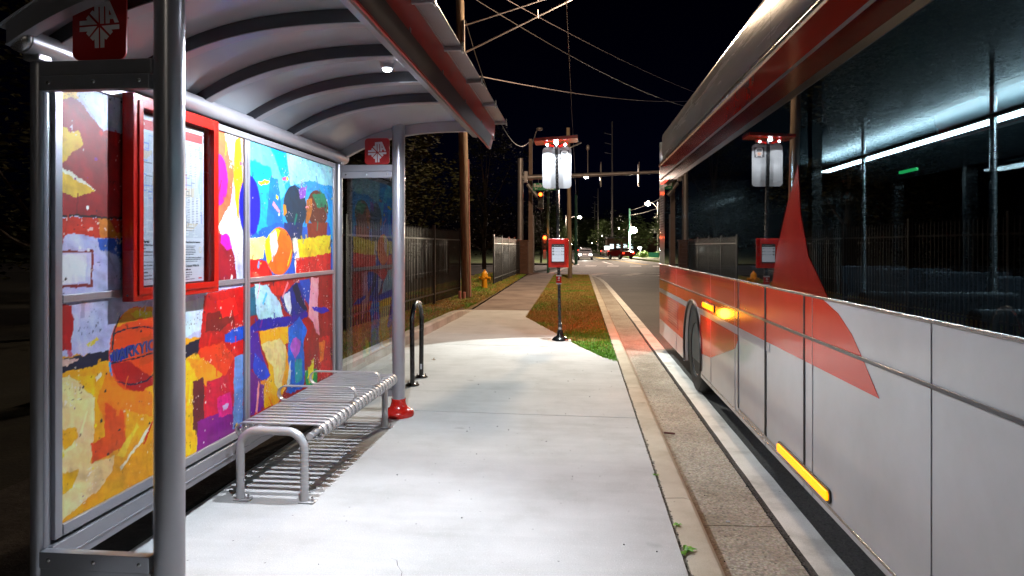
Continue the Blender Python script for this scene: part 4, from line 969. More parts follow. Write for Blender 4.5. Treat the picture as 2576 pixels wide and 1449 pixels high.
# ---------------------------------------------------------------- the bus
XS, XO = 1.28, 3.88; YA, YB = -1.35, 10.95; RC = .22
bus = thing('city_bus', 'white and red city bus standing along the kerb with dark tinted windows', 'bus', (2.58, 4.8, -.14))
AW = (7.67, .33, .56)
def archpoly(y0, y1, z0, z1, r=AW[2]):
    """rectangle in y,z with the rear wheel arch bitten out of it"""
    P = [(y0, z1), (y0, z0)]
    yc, zc_, _ = AW
    if z0 < zc_+r and y0 < yc < y1:
        h = z0-zc_
        a0 = math.asin(max(-1, min(1, h/r)))
        for k in range(25):
            a = (math.pi-a0)+(a0-(math.pi-a0))*k/24; P.append((yc+r*math.cos(a), zc_+r*math.sin(a)))
    P += [(y1, z0), (y1, z1)]
    return P
MB().prism(archpoly(YA, YB-RC, .12, 1.228), 'x', XS, XS+.04).build('side_panel', M['busw'], bus, bevel=.003)
MB().box(XO-.04, XO, YA, YB-RC, .12, 1.228).build('side_panel', M['busw'], bus)
def rear(z0, z1, name, m, out=0.0):
    P = []
    for k in range(9): a = math.pi-math.pi/2*k/8; P.append((XS+RC+(RC+out)*math.cos(a), YB-RC+(RC+out)*math.sin(a)))
    for k in range(9): a = math.pi/2-math.pi/2*k/8; P.append((XO-RC+(RC+out)*math.cos(a), YB-RC+(RC+out)*math.sin(a)))
    Q = [(XO-RC+(x-(XO-RC))*.82 if x > XO-RC else (XS+RC+(x-XS-RC)*.82 if x < XS+RC else x), y-.04) for x, y in reversed(P)]
    return MB().prism(P+Q, 'z', z0, z1).build(name, m, bus, sharp=50)
rear(.12, .36, 'rear_skirt', M['busw']); rear(.36, .78, 'rear_panel', M['busr']); rear(.78, .845, 'rear_stripe', M['busg']); rear(.845, 1.228, 'rear_panel', M['busr'])
rear(1.23, 2.44, 'rear_window_panel', M['busw']); rear(2.44, 2.57, 'rear_band', M['busr']); rear(2.57, 2.592, 'rear_stripe', M['busg']); rear(2.592, 2.775, 'rear_band', M['busr']); rear(2.775, 3.17, 'rear_fairing', M['busw'])
# red livery and painted lamp glow on the near side
b = MB(); P = archpoly(3.62, YB-RC, .848, 1.222)
P = [p for p in P if True]
P = [(3.62, 1.222), (3.42, 1.17), (3.26, 1.09), (3.12, .98), (2.97, .85)]+[p for p in archpoly(2.97, YB-RC, .85, 1.222)[2:]]
b.prism(P, 'x', XS-.003, XS-.0003); b.build('red_livery_and_glow', M['busr'], bus)
b = MB(); b.prism([(8.24, .36), (YB-RC, .36), (YB-RC, .78)]+[(AW[0]+.562*math.cos(R(a)), .33+.562*math.sin(R(a))) for a in (53, 44, 34, 24, 14, 5)], 'x', XS-.003, XS-.0003); b.build('red_livery_and_glow', M['busr'], bus)
b = MB(); b.prism([(5.45, .80), (7.15, .80-.0)]+[(AW[0]+.562*math.cos(R(a)), .33+.562*math.sin(R(a))) for a in (150, 165, 175)]+[(6.6, .42), (5.6, .66)], 'x', XS-.003, XS-.0003); b.build('red_livery_and_glow', M['busr'], bus)  # wedge between wheel and door paints the amber lamp's glow into the livery
for y0, y1 in ((4.6, 7.30), (8.04, YB-RC)): MB().box(XS-.0035, XS-.0002, y0, y1, .80-.012, .846).build('grey_stripe', M['busg'], bus)
MB().prism([(3.55, 1.232), (4.55, 1.232), (4.42, 1.5), (4.2, 1.78), (4.02, 1.98), (3.98, 1.7), (3.85, 1.45)], 'x', XS-.0035, XS-.001).build('red_window_livery', mat('red_window_film', (.2, .01, .008), .15, 0, .5), bus)
# rub rail, seams, skirt rail
MB().box(XS-.012, XS-.0035, YA, YB-RC, .985, 1.002).build('rub_rail', mat('rub_rail_dark', (.06, .06, .07), .3, .3, .3), bus, bevel=.003)
MB().box(XS-.010, XS-.0005, YA, YB-RC, 1.222, 1.236).build('window_sill_rail', M['chrome'], bus, bevel=.003)
MB().box(XS-.006, XS-.0005, YA, AW[0]-.6, .155, .170).build('skirt_rail', M['chrome'], bus, bevel=.002)
b = MB()
for y in (1.3, 2.55, 3.78, 3.92, 4.7, 5.46, 5.6, 6.6, 8.9): b.box(XS-.0042, XS-.0001, y-.0018, y+.0018, .125, 1.22)
b.build('panel_seam', M['busg'], bus)
# door leaves set into the side
d = MB().box(XS-.005, XS-.0043, 3.93, 5.45, .18, .20).build('door_edge', M['chrome'], bus)
for y0, y1 in ((3.90, 3.925), (5.47, 5.495), (4.68, 4.72)): MB().box(XS-.0048, XS-.0002, y0, y1, .2, 1.222).build('door_seal', M['rubber'], bus)
# wheel arch lips, wheels
for X_, s_ in ((XS, 1), (XO, -1)):
    for yc, nm in ((7.67, 0), (.62, 1)):
        if nm == 0 and s_ == 1:
            P = [(X_-.006, yc+.565*math.cos(R(a)), .33+.565*math.sin(R(a))) for a in range(-22, 203, 9)]
            MB().tube(P, .014, 8).build('arch_lip', M['busk'], bus)
            MB().prism([(yc+.62*math.cos(R(a)), .33+.62*math.sin(R(a))) for a in range(0, 360, 15)], 'x', X_+.30, X_+.32).build('wheel_well', M['busk'], bus)
        cx = X_+s_*.17
        def wheelring(prof, m_, nme, par):
            b = MB(); n = 48; vs = []
            for xo, r in prof:
                for k in range(n): vs.append((cx-s_*xo, yc+r*math.cos(2*math.pi*k/n), .335+r*math.sin(2*math.pi*k/n)))
            b.add(vs, [(i*n+k, i*n+(k+1) % n, (i+1)*n+(k+1) % n, (i+1)*n+k) for i in range(len(prof)-1) for k in range(n)]+[tuple((len(prof)-1)*n+k for k in range(n))])
            return b.build(nme, m_, par, sharp=40)
        wh = wheelring([(-.13, .30), (-.13, .45), (-.10, .475), (.10, .475), (.13, .455), (.145, .40), (.135, .30), (.12, .295), (.12, .29)], M['rubber'], 'wheel', bus)
        wheelring([(.10, .29), (.125, .285), (.115, .26), (.03, .23), (.02, .16), (.05, .12), (.11, .11), (.12, .08)], M['chrome'], 'wheel_rim', wh)
        b = MB()
        for k in range(10): a = 2*math.pi*k/10; b.cyl((cx-s_*.02, yc+.19*math.cos(a), .335+.19*math.sin(a)), (cx-s_*.06, yc+.19*math.cos(a), .335+.19*math.sin(a)), .014, n=6)
        b.build('wheel_nuts', M['steel'], wh)
# under body
MB().box(XS+.30, XO-.30, YA+.1, YB-.3, .02, .17).build('underbody', M['busk'], bus)
# window band
YW = 10.12
MB().box(XS, XS+.006, YA, YW, 1.238, 2.438).build('side_window', M['g_bus'], bus)
MB().box(XO-.006, XO, YA, YW, 1.238, 2.438).build('side_window', M['g_bus'], bus)
MB().box(XS, XS+.04, YW+.002, YB-RC, 1.23, 2.438).build('corner_panel', M['busw'], bus); MB().box(XO-.04, XO, YW+.002, YB-RC, 1.23, 2.438).build('corner_panel', M['busw'], bus)
for y in (.35, 1.95, 3.85, 5.55, 7.0, 8.5, 10.06):
    if y in (3.85, 10.06): MB().box(XS+.008, XS+.06, y-.035, y+.035, 1.236, 2.44).build('window_pillar', M['busk'], bus)
    MB().box(XO-.06, XO-.008, y-.035, y+.035, 1.236, 2.44).build('window_pillar', M['busk'], bus)
MB().box(XS-.004, XS+.003, YA, YW, 2.395, 2.44).build('window_top_rail', M['busk'], bus)
b = MB()
for k in range(17): b.box(XS-.008, XS+.001, YW+.10, YB-RC-.03, 1.62+k*.040, 1.642+k*.040)
b.build('engine_louvre', mat('louvre_grey', (.30, .31, .34), .4, .3), bus, bevel=.002)
b = MB()
for k in range(10): b.box(XS-.009, XS+.001, 8.75, 9.7, .42+k*.035, .438+k*.035)
b.build('lower_louvre', M['busm'], bus, bevel=.002)
# cantrail bands, roof
MB().box(XS, XS+.05, YA, YB-RC, 2.44, 2.568).build('maroon_band', M['busm'], bus)
MB().box(XS-.003, XS+.05, YA, YB-RC, 2.57, 2.59).build('pinstripe', M['busg'], bus)
MB().box(XS, XS+.05, YA, YB-RC, 2.592, 2.772).build('red_band', M['busr'], bus)
MB().prism([(XS-.016, 2.782), (XS-.020, 2.797), (XS-.016, 2.812), (XS+.05, 2.822), (XS+.05, 2.774), (XS-.004, 2.774)], 'y', YA, YB-RC).build('drip_rail', M['chrome'], bus, sharp=60)
MB().box(XS+.045, XS+.07, YA, YB-RC, 2.82, 2.86).build('roof_gap', M['busk'], bus)
MB().prism([(XS+.01, 2.86), (XS+.004, 2.93), (XS+.004, 3.2), (XS+.015, 3.245), (XS+.05, 3.27), (XS+.2, 3.29), (XO-.2, 3.24), (XO-.03, 3.19), (XO-.01, 2.86)], 'y', YA, 10.45).build('roof_fairing', M['busf'], bus, sharp=50)
MB().box(XO-.05, XO, YA, YB-RC, 2.44, 2.82).build('offside_band', M['busr'], bus)
b = MB()
for y in (2.1, 4.6, 7.1, 9.4): b.box(XS+.003, XS+.013, y-.003, y+.003, 2.88, 3.15)
b.build('fairing_seam', M['busg'], bus)
# lamps
am = MB().prism(rrect(3.52, 4.38, .195, .245, .02), 'x', XS-.022, XS-.001).build('amber_side_lamp', M['e_amber'], bus, bevel=.004)
am2 = MB().prism(rrect(6.42, 6.95, .885, .935, .02), 'x', XS-.025, XS-.001).build('amber_marker_lamp', M['e_amber'], bus, bevel=.004)
for o_, (ya_, yb_, za_, zb_) in ((am, (3.505, 4.395, .183, .257)), (am2, (6.405, 6.965, .873, .947))): MB().prism(rrect(ya_, yb_, za_, zb_, .024), 'x', XS-.012, XS-.0006).build('lamp_bezel', M['busk'], o_, bevel=.003)
lamp('POINT', 'amber_marker_light', (XS-.16, 6.7, .84), 5, (1, .35, .02), .05, bus)
MB().box(XS-.015, XS-.002, 9.9, 10.45, 2.47, 2.50).build('red_marker_lamp', mat('red_marker_lens', (.5, .02, .01), emit=(1, .04, .02), estr=3), bus, bevel=.004)
for x in (XS+.25, XO-.25): MB().box(x-.07, x+.07, YB, YB+.015, .95, 1.2).build('tail_lamp', M['e_tail'], bus, bevel=.004)
for x in (XS+.25, XO-.25): lamp('POINT', 'tail_lamp_light', (x, YB+.25, 1.0), 85, (1, .12, .06), .06, bus)
# interior
MB().box(XS+.06, XO-.06, YA, YB-.3, .17, .21).build('floor', M['busin'], bus)
MB().box(XS+.055, XO-.055, YA, YB-.3, 2.52, 2.54).build('ceiling', M['busin'], bus)
MB().prism([(XO-.065, 2.30), (XO-.065, 2.52), (XO-.75, 2.52), (XO-.55, 2.40)], 'y', YA, 9.0).build('ceiling_cove', M['busin'], bus)
MB().box(XO-1.08, XO-.88, YA, 8.3, 2.395, 2.41).build('ceiling_light', M['e_strip'], bus)
MB().box(XS+.06, XO-.06, YB-.55, YB-.5, .2, 2.52).build('rear_bulkhead', M['busk'], bus)
MB().box(XO-.075, XO-.062, YA, YW, .21, 1.236).build('inner_wall', M['busin'], bus); MB().box(XS+.045, XS+.055, YA, YW, .21, 1.225).build('inner_wall', M['busin'], bus)
for k in range(9):
    y = .4+k*.92
    for xc in (XS+.45, XO-.5):
        if xc < 2 and 3.7 < y < 5.6: continue
        s0 = MB().box(xc-.36, xc+.36, y-.2, y+.22, .62, .70).build('passenger_seat', M['cloth'], bus, bevel=.02)
        MB().box(xc-.36, xc+.36, y+.2, y+.27, .66, 1.28).build('seat_back', M['cloth'], s0, bevel=.02)
for y in (3.85, 5.5, 7.3): MB().cyl((2.25, y, .2), (2.25, y, 2.52), .017, n=10).build('grab_pole', M['chrome'], bus)
MB().cyl((2.25, YA, 2.22), (2.25, 9.0, 2.22), .015, n=10).build('grab_rail', M['chrome'], bus)
MB().box(2.4, 2.42, 5.0, 5.25, 2.05, 2.07).build('green_indicator', M['e_green'], bus); 

# ---------------------------------------------------------------- fences
def fence(name, P0, P1, label, h=1.92, z0=.0, n_bays=None, bay=2.7, group='black iron fences'):
    a = Vector(P0); c = Vector(P1); L_ = (c-a).length; n = n_bays or max(1, round(L_/bay)); t = (c-a)/n; u = t.normalized()
    root = thing(name, label, 'fence', (a.x, a.y, z0), group)
    for i in range(n+1):
        p = a+t*i; MB().box(p.x-.03, p.x+.03, p.y-.03, p.y+.03, z0-.1, z0+h+.06).build('fence_post', M['iron'], root)
    for i in range(n):
        p, q = a+t*i, a+t*(i+1); nn = Vector((-u.y, u.x))*.014
        b = MB()
        for zz_ in (z0+.26, z0+h-.30):
            b.hexa([(p.x-nn.x, p.y-nn.y, zz_), (p.x+nn.x, p.y+nn.y, zz_), (p.x+nn.x, p.y+nn.y, zz_+.035), (p.x-nn.x, p.y-nn.y, zz_+.035)], [(q.x-nn.x, q.y-nn.y, zz_), (q.x+nn.x, q.y+nn.y, zz_), (q.x+nn.x, q.y+nn.y, zz_+.035), (q.x-nn.x, q.y-nn.y, zz_+.035)])
        k = int(round(t.length/.118))
        for j in range(1, k):
            w = p+(q-p)*j/k; b.box(w.x-.011, w.x+.011, w.y-.011, w.y+.011, z0+.08, z0+h-.07)
            b.add([(w.x-.011, w.y-.011, z0+h-.07), (w.x+.011, w.y-.011, z0+h-.07), (w.x+.011, w.y+.011, z0+h-.07), (w.x-.011, w.y+.011, z0+h-.07), (w.x, w.y, z0+h)], [(0, 1, 4), (1, 2, 4), (2, 3, 4), (3, 0, 4)])
        b.build('picket_panel', M['iron'], root)
    return root
fence('iron_fence', (-4.01, 7.9), (-3.42, 18.7), 'long black iron picket fence running behind the shelter to the wooden pole', n_bays=4, z0=.06)
fence('iron_fence', (-3.29, 25.3), (-3.27, 35.9), 'black iron picket fence between the hydrant and the brown block pillar', n_bays=4)
fence('iron_fence', (-7.2, 19.5), (-7.2, 36.0), 'dim recessed black iron fence seen behind the hydrant', n_bays=6)
pl = thing('block_pillar', 'brown block pillar at the far end of the fence', 'pillar', (-3.05, 36.6, 0))
b = MB()
for i in range(9): b.box(-3.27, -2.83, 36.4, 36.84, i*.2, i*.2+.193)
b.build('pillar_blocks', M['brick'], pl, bevel=.008); MB().box(-3.32, -2.78, 36.35, 36.89, 1.80, 1.88).build('pillar_cap', M['brick'], pl, bevel=.01)

# ---------------------------------------------------------------- hydrant
hy = thing('fire_hydrant', 'yellow fire hydrant on the dry verge beside the footpath', 'hydrant', (-3.32, 23.05, 0))
MB().lathe((-3.32, 23.05, 0), [(.13, 0), (.13, .03), (.105, .04), (.10, .10), (.10, .42), (.13, .43), (.13, .47), (.115, .48), (.11, .55), (.08, .61), (.05, .64)], 24).build('barrel', M['hyd'], hy)
MB().lathe((-3.32, 23.05, .64), [(.045, 0), (.045, .02), (.022, .025), (.02, .06)], 6).build('top_nut', M['hyd'], hy)
for dx, dy, l in ((1, -.25, .19), (-1, .25, .16), (-.25, -1, .17)):
    v = Vector((dx, dy, 0)).normalized(); c = Vector((-3.32, 23.05, .40))
    o = MB().cyl(c+v*.08, c+v*l, .05, n=14).build('outlet', M['hyd'], hy); MB().cyl(c+v*(l-.02), c+v*(l+.03), .06, n=6).build('outlet_cap', M['hyd'], o)

# ---------------------------------------------------------------- poles
def pole(name, label, cat, base, top, r0, r1, m, group=None):
    root = thing(name, label, cat, base, group)
    b = MB(); n = 10; P = [Vector(base)+(Vector(top)-Vector(base))*i/n for i in range(n+1)]; P[0].z -= .25
    b.tube(P, [r0+(r1-r0)*i/n for i in range(n+1)], 20)
    b.build('pole_shaft', m, root); return root
up1 = pole('utility_pole', 'thick leaning wooden utility pole behind the shelter roof with a street lamp arm', 'utility pole', (-3.22, 18.77, 0), (-3.48, 18.77, 10.8), .145, .115, M['wood'], 'wooden utility poles')
LX, LY, LZ = .97, 19.5, 9.15
arm = lambda z: (-3.43, 18.77, z)
for z0, z1, r in ((7.1, 9.1, .026), (7.9, 9.25, .022)): MB().tube([(-3.33, 18.85, z0), (LX-.5, LY, z1)], r, 12).build('lamp_arm', M['steel'], up1)
MB().box(-3.32, -3.27, 18.62, 18.72, 6.8, 8.0).build('arm_bracket', M['steel'], up1)
for z in (7.2, 7.7): MB().cyl((-1.2, 19.15, z+.95), (-1.2, 19.15, z+1.2), .02, n=8).build('arm_strut', M['steel'], up1)
o = MB().ball((LX-.1, LY, LZ+.05), .33, 20, 10, (1.2, .5, .38)).build('lamp_head', M['steel'], up1); MB().ball((LX, LY, LZ-.06), .14, 16, 8, (1.1, .8, .5)).build('lamp_lens', M['e_warm'], o)
lamp('POINT', 'street_lamp_light', (LX, LY, LZ-.25), 4600, (1, .73, .48), .30, up1)
MB().tube([(-3.10, 18.62, 0), (-3.13, 18.62, 2.4), (-3.15, 18.62, 4.0)], .018, 8).build('ground_cable', M['pink'], up1)
for i, (x, y) in enumerate(((-3.33, 18.25), (-3.20, 18.2))):
    o = tag(MB().cyl((x, y, -.02), (x, y, .26-.02*i), .045, n=14).build('conduit_stub', M['pink']), ['left', 'right'][i]+' of two short pink conduit stubs at the foot of the thick wooden pole', 'conduit', 'pink conduit stubs')
up2 = pole('utility_pole', 'slim wooden utility pole in the grass strip behind the arrival screen', 'utility pole', (-.43, 31.6, -.02), (-.53, 31.7, 7.2), .105, .09, M['wood'], 'wooden utility poles')
MB().tube([(-.53, 31.6, 6.2), (.1, 32.5, 6.6)], .03, 8).build('pole_bracket', M['steel'], up2)
sq = thing('concrete_pole', 'tall square concrete pole beyond the iron fence', 'pole', (-2.89, 39.4, -.15))
b = MB(); b.hexa([(-3.03, 39.27, -.2), (-2.75, 39.27, -.2), (-2.75, 39.55, -.2), (-3.03, 39.55, -.2)], [(-2.99, 39.3, 7.95), (-2.79, 39.3, 7.95), (-2.79, 39.5, 7.95), (-2.99, 39.5, 7.95)]); b.build('pole_shaft', M['concp'], sq, bevel=.01)
MB().tube([(-2.8, 39.3, 7.6), (-2.55, 39.2, 8.35), (-2.4, 39.1, 8.5)], .03, 8).build('camera_arm', M['steel'], sq); MB().ball((-2.35, 39.1, 8.5), .16, 14, 8, (1.3, 1, .7)).build('camera_housing', M['steel'], sq)
MB().cyl((-2.70, 39.2, .0), (-2.70, 39.2, 3.4), .05, n=10).build('cable_guard', M['steel'], sq)
# mast arm with signals
ma = thing('signal_mast', 'pinkish steel signal mast with a long arm over the junction', 'traffic signal mast', (-3.37, 37.9, -.15))
MB().cyl((-3.37, 37.9, -.2), (-3.37, 37.9, 6.6), .19, .155, 24).build('mast_pole', M['steel'], ma)
MB().tube([(-3.3, 37.9, 5.5), (-1, 38.1, 5.58), (4.3, 38.6, 5.8), (9, 39, 5.9)], [.15, .13, .09, .06], 14).build('mast_arm', M['steel'], ma)
MB().box(-3.15, -2.95, 37.75, 38.05, 5.2, 5.85).build('mast_flange', M['steel'], ma, bevel=.02)
MB().tube([(-2.95, 37.8, 5.1), (-2.4, 37.8, 4.4)], .11, 12).build('mast_camera', M['steel'], ma)
MB().tube([(.49, 38.2, 5.6), (.49, 38.2, 7.15)], .03, 8).build('camera_pole', M['steel'], ma); MB().ball((.49, 38.15, 7.2), .11, 12, 8, (1, 1, 1.6)).build('mast_camera', M['steel'], ma)
for x, y in ((1.25, 38.3), (3.44, 38.55)):
    s0 = MB().box(x-.05, x+.05, y+.12, y+.36, 5.0, 6.28).build('signal_head', M['busk'], ma, bevel=.02)
    MB().cyl((x, y, 5.4), (x, y, 6.4), .02, n=8).build('signal_bracket', M['steel'], ma)
sg = thing('street_name_sign', 'green street name sign with white letters hung from the mast arm', 'street sign', (-1.88, 37.5, 4.9))
pnl = MB().prism(rrect(-2.61, -1.1, 4.72, 5.12, .04), 'y', 37.49, 37.5).build('sign_face', M['signg'], sg)
wl = mat('reflective_lettering', (.95, .93, .9), .4)
text('street_lettering', 'Bob', wl, pnl, .27, facing_y(-2.345, 37.485, 4.985), .002, .012, space=1.1)
text('street_lettering', 'PARK', wl, pnl, .17, facing_y(-1.62, 37.485, 4.80), .002, .004)
MB().prism([(-2.53, 4.80), (-2.46, 4.845), (-2.46, 4.815), (-2.36, 4.815), (-2.36, 4.785), (-2.46, 4.785), (-2.46, 4.755)], 'y', 37.483, 37.488).build('arrow', wl, pnl)
for x in (-2.3, -1.4): MB().cyl((x, 37.5, 5.12), (x, 37.6, 5.5), .012, n=6).build('sign_hanger', M['steel'], sg)
def signal(x, y, z, lit, label):
    r_ = thing('traffic_signal', label, 'traffic light', (x, y, z-.5), 'traffic signals at the junction')
    MB().box(x-.17, x+.17, y-.12, y+.12, z-.52, z+.52).build('signal_housing', M['busk'], r_, bevel=.03)
    for i in range(3):
        zz_ = z+.33-.33*i; MB().ball((x, y-.13, zz_), .11, 16, 8, (1, .35, 1)).build('signal_lens', M['e_redsig'] if i == lit else M['ink'], r_)
        MB().tube([(x+.13*math.cos(R(a)), y-.2, zz_+.13*math.sin(R(a))) for a in range(0, 181, 20)], .012, 6).build('signal_visor', M['busk'], r_)
    return r_
s1 = signal(-2.17, 41.9, 1.75, 0, 'lit red signal head low beside the green pole')
lamp('POINT', 'signal_glow_light', (-2.17, 41.5, 2.1), 60, (1, .1, .02), .08, s1)
s2 = signal(-2.28, 39.2, 4.28, 0, 'small red signal hanging below the green street name sign')
gpz = pole('signal_post', 'green lit metal post standing behind the arrival screen', 'post', (-1.96, 42.0, -.14), (-1.96, 42.0, 5.05), .085, .075, M['gsteel'])
MB().box(-2.27, -2.07, 41.6, 41.75, .75, 1.3).build('crossing_button', M['pink'], gpz, bevel=.02)
gp2 = pole('steel_pole', 'pale green lit pole on the left verge past the junction', 'pole', (-.30, 62.3, -.02), (-.30, 62.3, 6.4), .15, .11, M['gsteel'])
MB().cyl((-.15, 62.3, 6.3), (-.1, 62.3, 8.1), .06, n=8).build('pole_cap', M['busk'], gp2)

# street lamps: pole at (px,py), lamp at (lx,ly,lz)
def street_lamp(px_, py_, lx, ly, lz, label, power, r=.16, head=.3, h=None, em='e_warm', col=(1, .84, .62), shaft='steel', pr=.11):
    root = thing('street_lamp', label, 'street lamp', (px_, py_, -.1), 'street lamps along the road')
    h = h or lz+.3
    MB().cyl((px_, py_, -.2), (px_, py_, h), pr, pr*.7, 12).build('pole_shaft', M[shaft], root)
    MB().tube([(px_, py_, h-1.2), (px_+(lx-px_)*.5, py_+(ly-py_)*.5, lz+.05), (lx, ly, lz+.15)], .05, 8).build('lamp_arm', M['steel'], root)
    o = MB().ball((lx, ly, lz+.16), head, 14, 8, (1.3, .8, .35)).build('lamp_head', M['steel'], root)
    MB().ball((lx, ly, lz), r, 16, 10, (1, 1, .9)).build('lamp_lens', M[em], o)
    if power: lamp('POINT', 'street_lamp_light', (lx, ly-.5, lz-.35), power, col, .2, root)
    return root
street_lamp(-2.2, 70.3, .71, 70.4, 9.0, 'street lamp shining high over the junction just right of the white sign panel', 13000, .26, col=(1, .74, .6))
street_lamp(-3.4, 166, .1, 166.8, 9.0, 'second street lamp down the left side of the road', 3500, .42, .5, pr=.2)
street_lamp(7.44, 99.3, 8.0, 98.8, 3.95, 'brightest floodlight low on a tall green pole right of the road', 16000, .5, .5, h=7.2, shaft='gsteel', pr=.17)
street_lamp(13.5, 116, 11.8, 115.8, 9.0, 'street lamp high above the right verge beside the bus', 2500, .42, .5)
street_lamp(13.6, 202, 12.0, 202.2, 7.2, 'small street lamp halfway down the right side', 2500, .42, .6, pr=.2)
street_lamp(12.5, 282, 9.57, 282.4, 6.3, 'distant street lamp above the sagging wires', 3000, .5, .7, pr=.25)
street_lamp(8.3, 302, 5.5, 302, 3.4, 'very distant street lamp near the middle of the road', 0, .7, .7, pr=.25)
street_lamp(11.3, 305, 8.3, 302.4, 4.4, 'very distant street lamp just left of the tall transmission pole', 0, .6, .7, pr=.25)
street_lamp(-9, 250, -3.2, 250, 2.6, 'tiny distant street lamp above the oncoming headlights', 0, .5, .6, pr=.2)
street_lamp(9.3, 101.6, 9.1, 101.3, 1.35, 'low white floodlight on a short post near the clipped hedge', 300, .24, .2, em='e_cool', col=(.85, .95, 1), h=1.3, pr=.05)
street_lamp(-3.7, -17, .6, -17, 9.1, 'street lamp behind the viewer lighting the bus side', 180, .2, .35, col=(1, .9, .76))
street_lamp(-3.6, 44.5, 1.2, 44.8, 9.3, 'street lamp at the junction corner', 0) if False else None
# tall transmission poles
for x, y, h, lb in ((7.47, 151.5, 30, 'tallest dark transmission pole in the middle distance'), (5.9, 210, 20, 'transmission pole left of the tallest one'), (7.0, 300, 22, 'far transmission pole with side arms')):
    t_ = pole('transmission_pole', lb, 'power pole', (x, y, -.1), (x, y, h), .26, .16, M['steel'], 'tall transmission poles')
    for k in range(3): MB().tube([(x, y, h-3-2.2*k), (x-1.7, y, h-2.6-2.2*k)], .06, 6).build('insulator_arm', M['steel'], t_)
# wires
def wire(a, c, sag, label, r=.012, m='wire', n=24, g='overhead wires'):
    a, c = Vector(a), Vector(c); P = [a+(c-a)*i/n-Vector((0, 0, sag*4*(i/n)*(1-i/n))) for i in range(n+1)]
    return tag(MB().tube(P, r, 6).build('overhead_wire', M[m]), label, 'wire', g)
wire((-3.30, 18.9, 9.35), (9.0, 45, 11.3), .3, 'upper pale wire sloping from the wooden pole towards the bus roof', .009, 'wirel')
wire((-3.34, 18.9, 8.9), (8.2, 45, 10.6), .55, 'thin lower wire sloping from the wooden pole behind the bus roof')
wire((-3.36, 18.9, 6.55), (6.8, 40.9, 10.35), .3, 'brightest pinkish span wire reaching the bus roof edge', .014, 'wirel')
wire((-3.30, 18.95, 8.1), (-2.85, 39.4, 8.0), 1.7, 'sagging wire from the wooden pole to the square concrete pole', .010)
wire((-.27, -20, 7.3), (-.30, 62.3, 6.42), .05, 'pale wire dropping from the top of the frame past the slim wooden pole', .011, 'wirel')
wire((7.44, 99.2, 6.9), (12.5, 60, 9.4), .7, 'wire rising from the floodlight pole towards the bus', .025, 'wirel')
wire((7.44, 99.2, 6.2), (13.3, 60, 8.2), .7, 'second wire rising from the floodlight pole', .025, 'wirel')
wire((7.44, 99.2, 5.0), (7.47, 151.5, 5.0), 1.5, 'wire sagging from the floodlight pole to the tallest pole', .04, 'wirel')
wire((7.47, 151.5, 5.1), (9.2, 282, 4.0), 3.0, 'wire sagging from the tallest pole into the distance', .06, 'wirel')

# ---------------------------------------------------------------- cars, hedges, sign
def car(name, label, x, y, rot, paint, head=True, tail=True, power=0, aim=None, sc=1.0, group='cars on the far road'):
    root = thing(name, label, 'car', (0, 0, 0), group)
    prof = [(-2.2, .35), (-2.25, .75), (-1.9, .95), (-1.1, 1.02), (-.55, 1.45), (.9, 1.5), (1.75, 1.05), (2.2, .98), (2.25, .4)]      # x forward = -2.2
    b = MB(); n = len(prof); vs = []
    for w_, zi in ((-.82, 0), (-.90, 0), (.90, 0), (.82, 0)): vs += [(w_*(.80 if z > 1.1 else 1), px_, z) for px_, z in prof]
    b.add(vs, [(i, (i+1) % n, n+(i+1) % n, n+i) for i in range(n)]+[(n+i, n+(i+1) % n, 2*n+(i+1) % n, 2*n+i) for i in range(n)]+[(2*n+i, 2*n+(i+1) % n, 3*n+(i+1) % n, 3*n+i) for i in range(n)]+[tuple(range(n)), tuple(3*n+i for i in range(n))])
    body = b.build('car_body', paint, root, bevel=.04)
    g_ = MB(); g_.hexa([(-.60, -.50, 1.40), (.60, -.50, 1.40), (.70, -1.0, 1.06), (-.70, -1.0, 1.06)], [(-.60, -.54, 1.43), (.60, -.54, 1.43), (.70, -1.04, 1.09), (-.70, -1.04, 1.09)]); g_.build('windscreen', M['busk'], root)
    MB().hexa([(-.60, .95, 1.42), (.60, .95, 1.42), (.70, 1.62, 1.10), (-.70, 1.62, 1.10)], [(-.60, .98, 1.46), (.60, .98, 1.46), (.70, 1.66, 1.14), (-.70, 1.66, 1.14)]).build('rear_window', M['busk'], root)
    for s_ in (-1, 1): MB().prism([(-.95, 1.05), (-.5, 1.40), (.85, 1.42), (1.4, 1.08)], 'x', s_*.735, s_*.77).build('side_window', M['busk'], root)
    for s_ in (-1, 1):
        for yy_ in (-1.4, 1.4):
            w0 = MB().tube([(s_*.72, yy_, .33), (s_*.93, yy_, .33)], .33, 20).build('wheel', M['rubber'], root); MB().tube([(s_*.9, yy_, .33), (s_*.94, yy_, .33)], .2, 14).build('wheel_rim', M['chrome'], w0)
        MB().ball((s_*.66, -2.22, .68), .13, 12, 8, (1.3, .4, .8)).build('headlight', M['e_head'] if head else M['chrome'], root)
        MB().box(s_*.75-.12, s_*.75+.12, 2.16, 2.27, .72, .9).build('tail_light', M['e_tail'] if tail else M['red'], root)
    root.location = (x, y, -.139); root.rotation_euler = (0, 0, rot); root.scale = (sc, sc, sc)
    if power:
        l = lamp('SPOT', 'headlight_beam', (0, 0, 0), power, (1, .92, .8), .1, None, spot=70, blend=.6); l.parent = root; l.location = (0, -2.5, .7); l.rotation_euler = (R(84), 0, R(180))
    return root
cp = [mat('dark_car_paint', (.03, .03, .035), .2, .3, .5), mat('maroon_car_paint', (.12, .01, .01), .2, .2, .5), mat('silver_car_paint', (.4, .4, .42), .25, .5, .5)]
car('car', 'oncoming silver car with both headlights shining in the kerb lane', .75, 84, 0, cp[2], True, False, 700)
car('car', 'oncoming dark car half hidden behind the first headlights', 1.0, 122, 0, cp[0], True, False, 300)
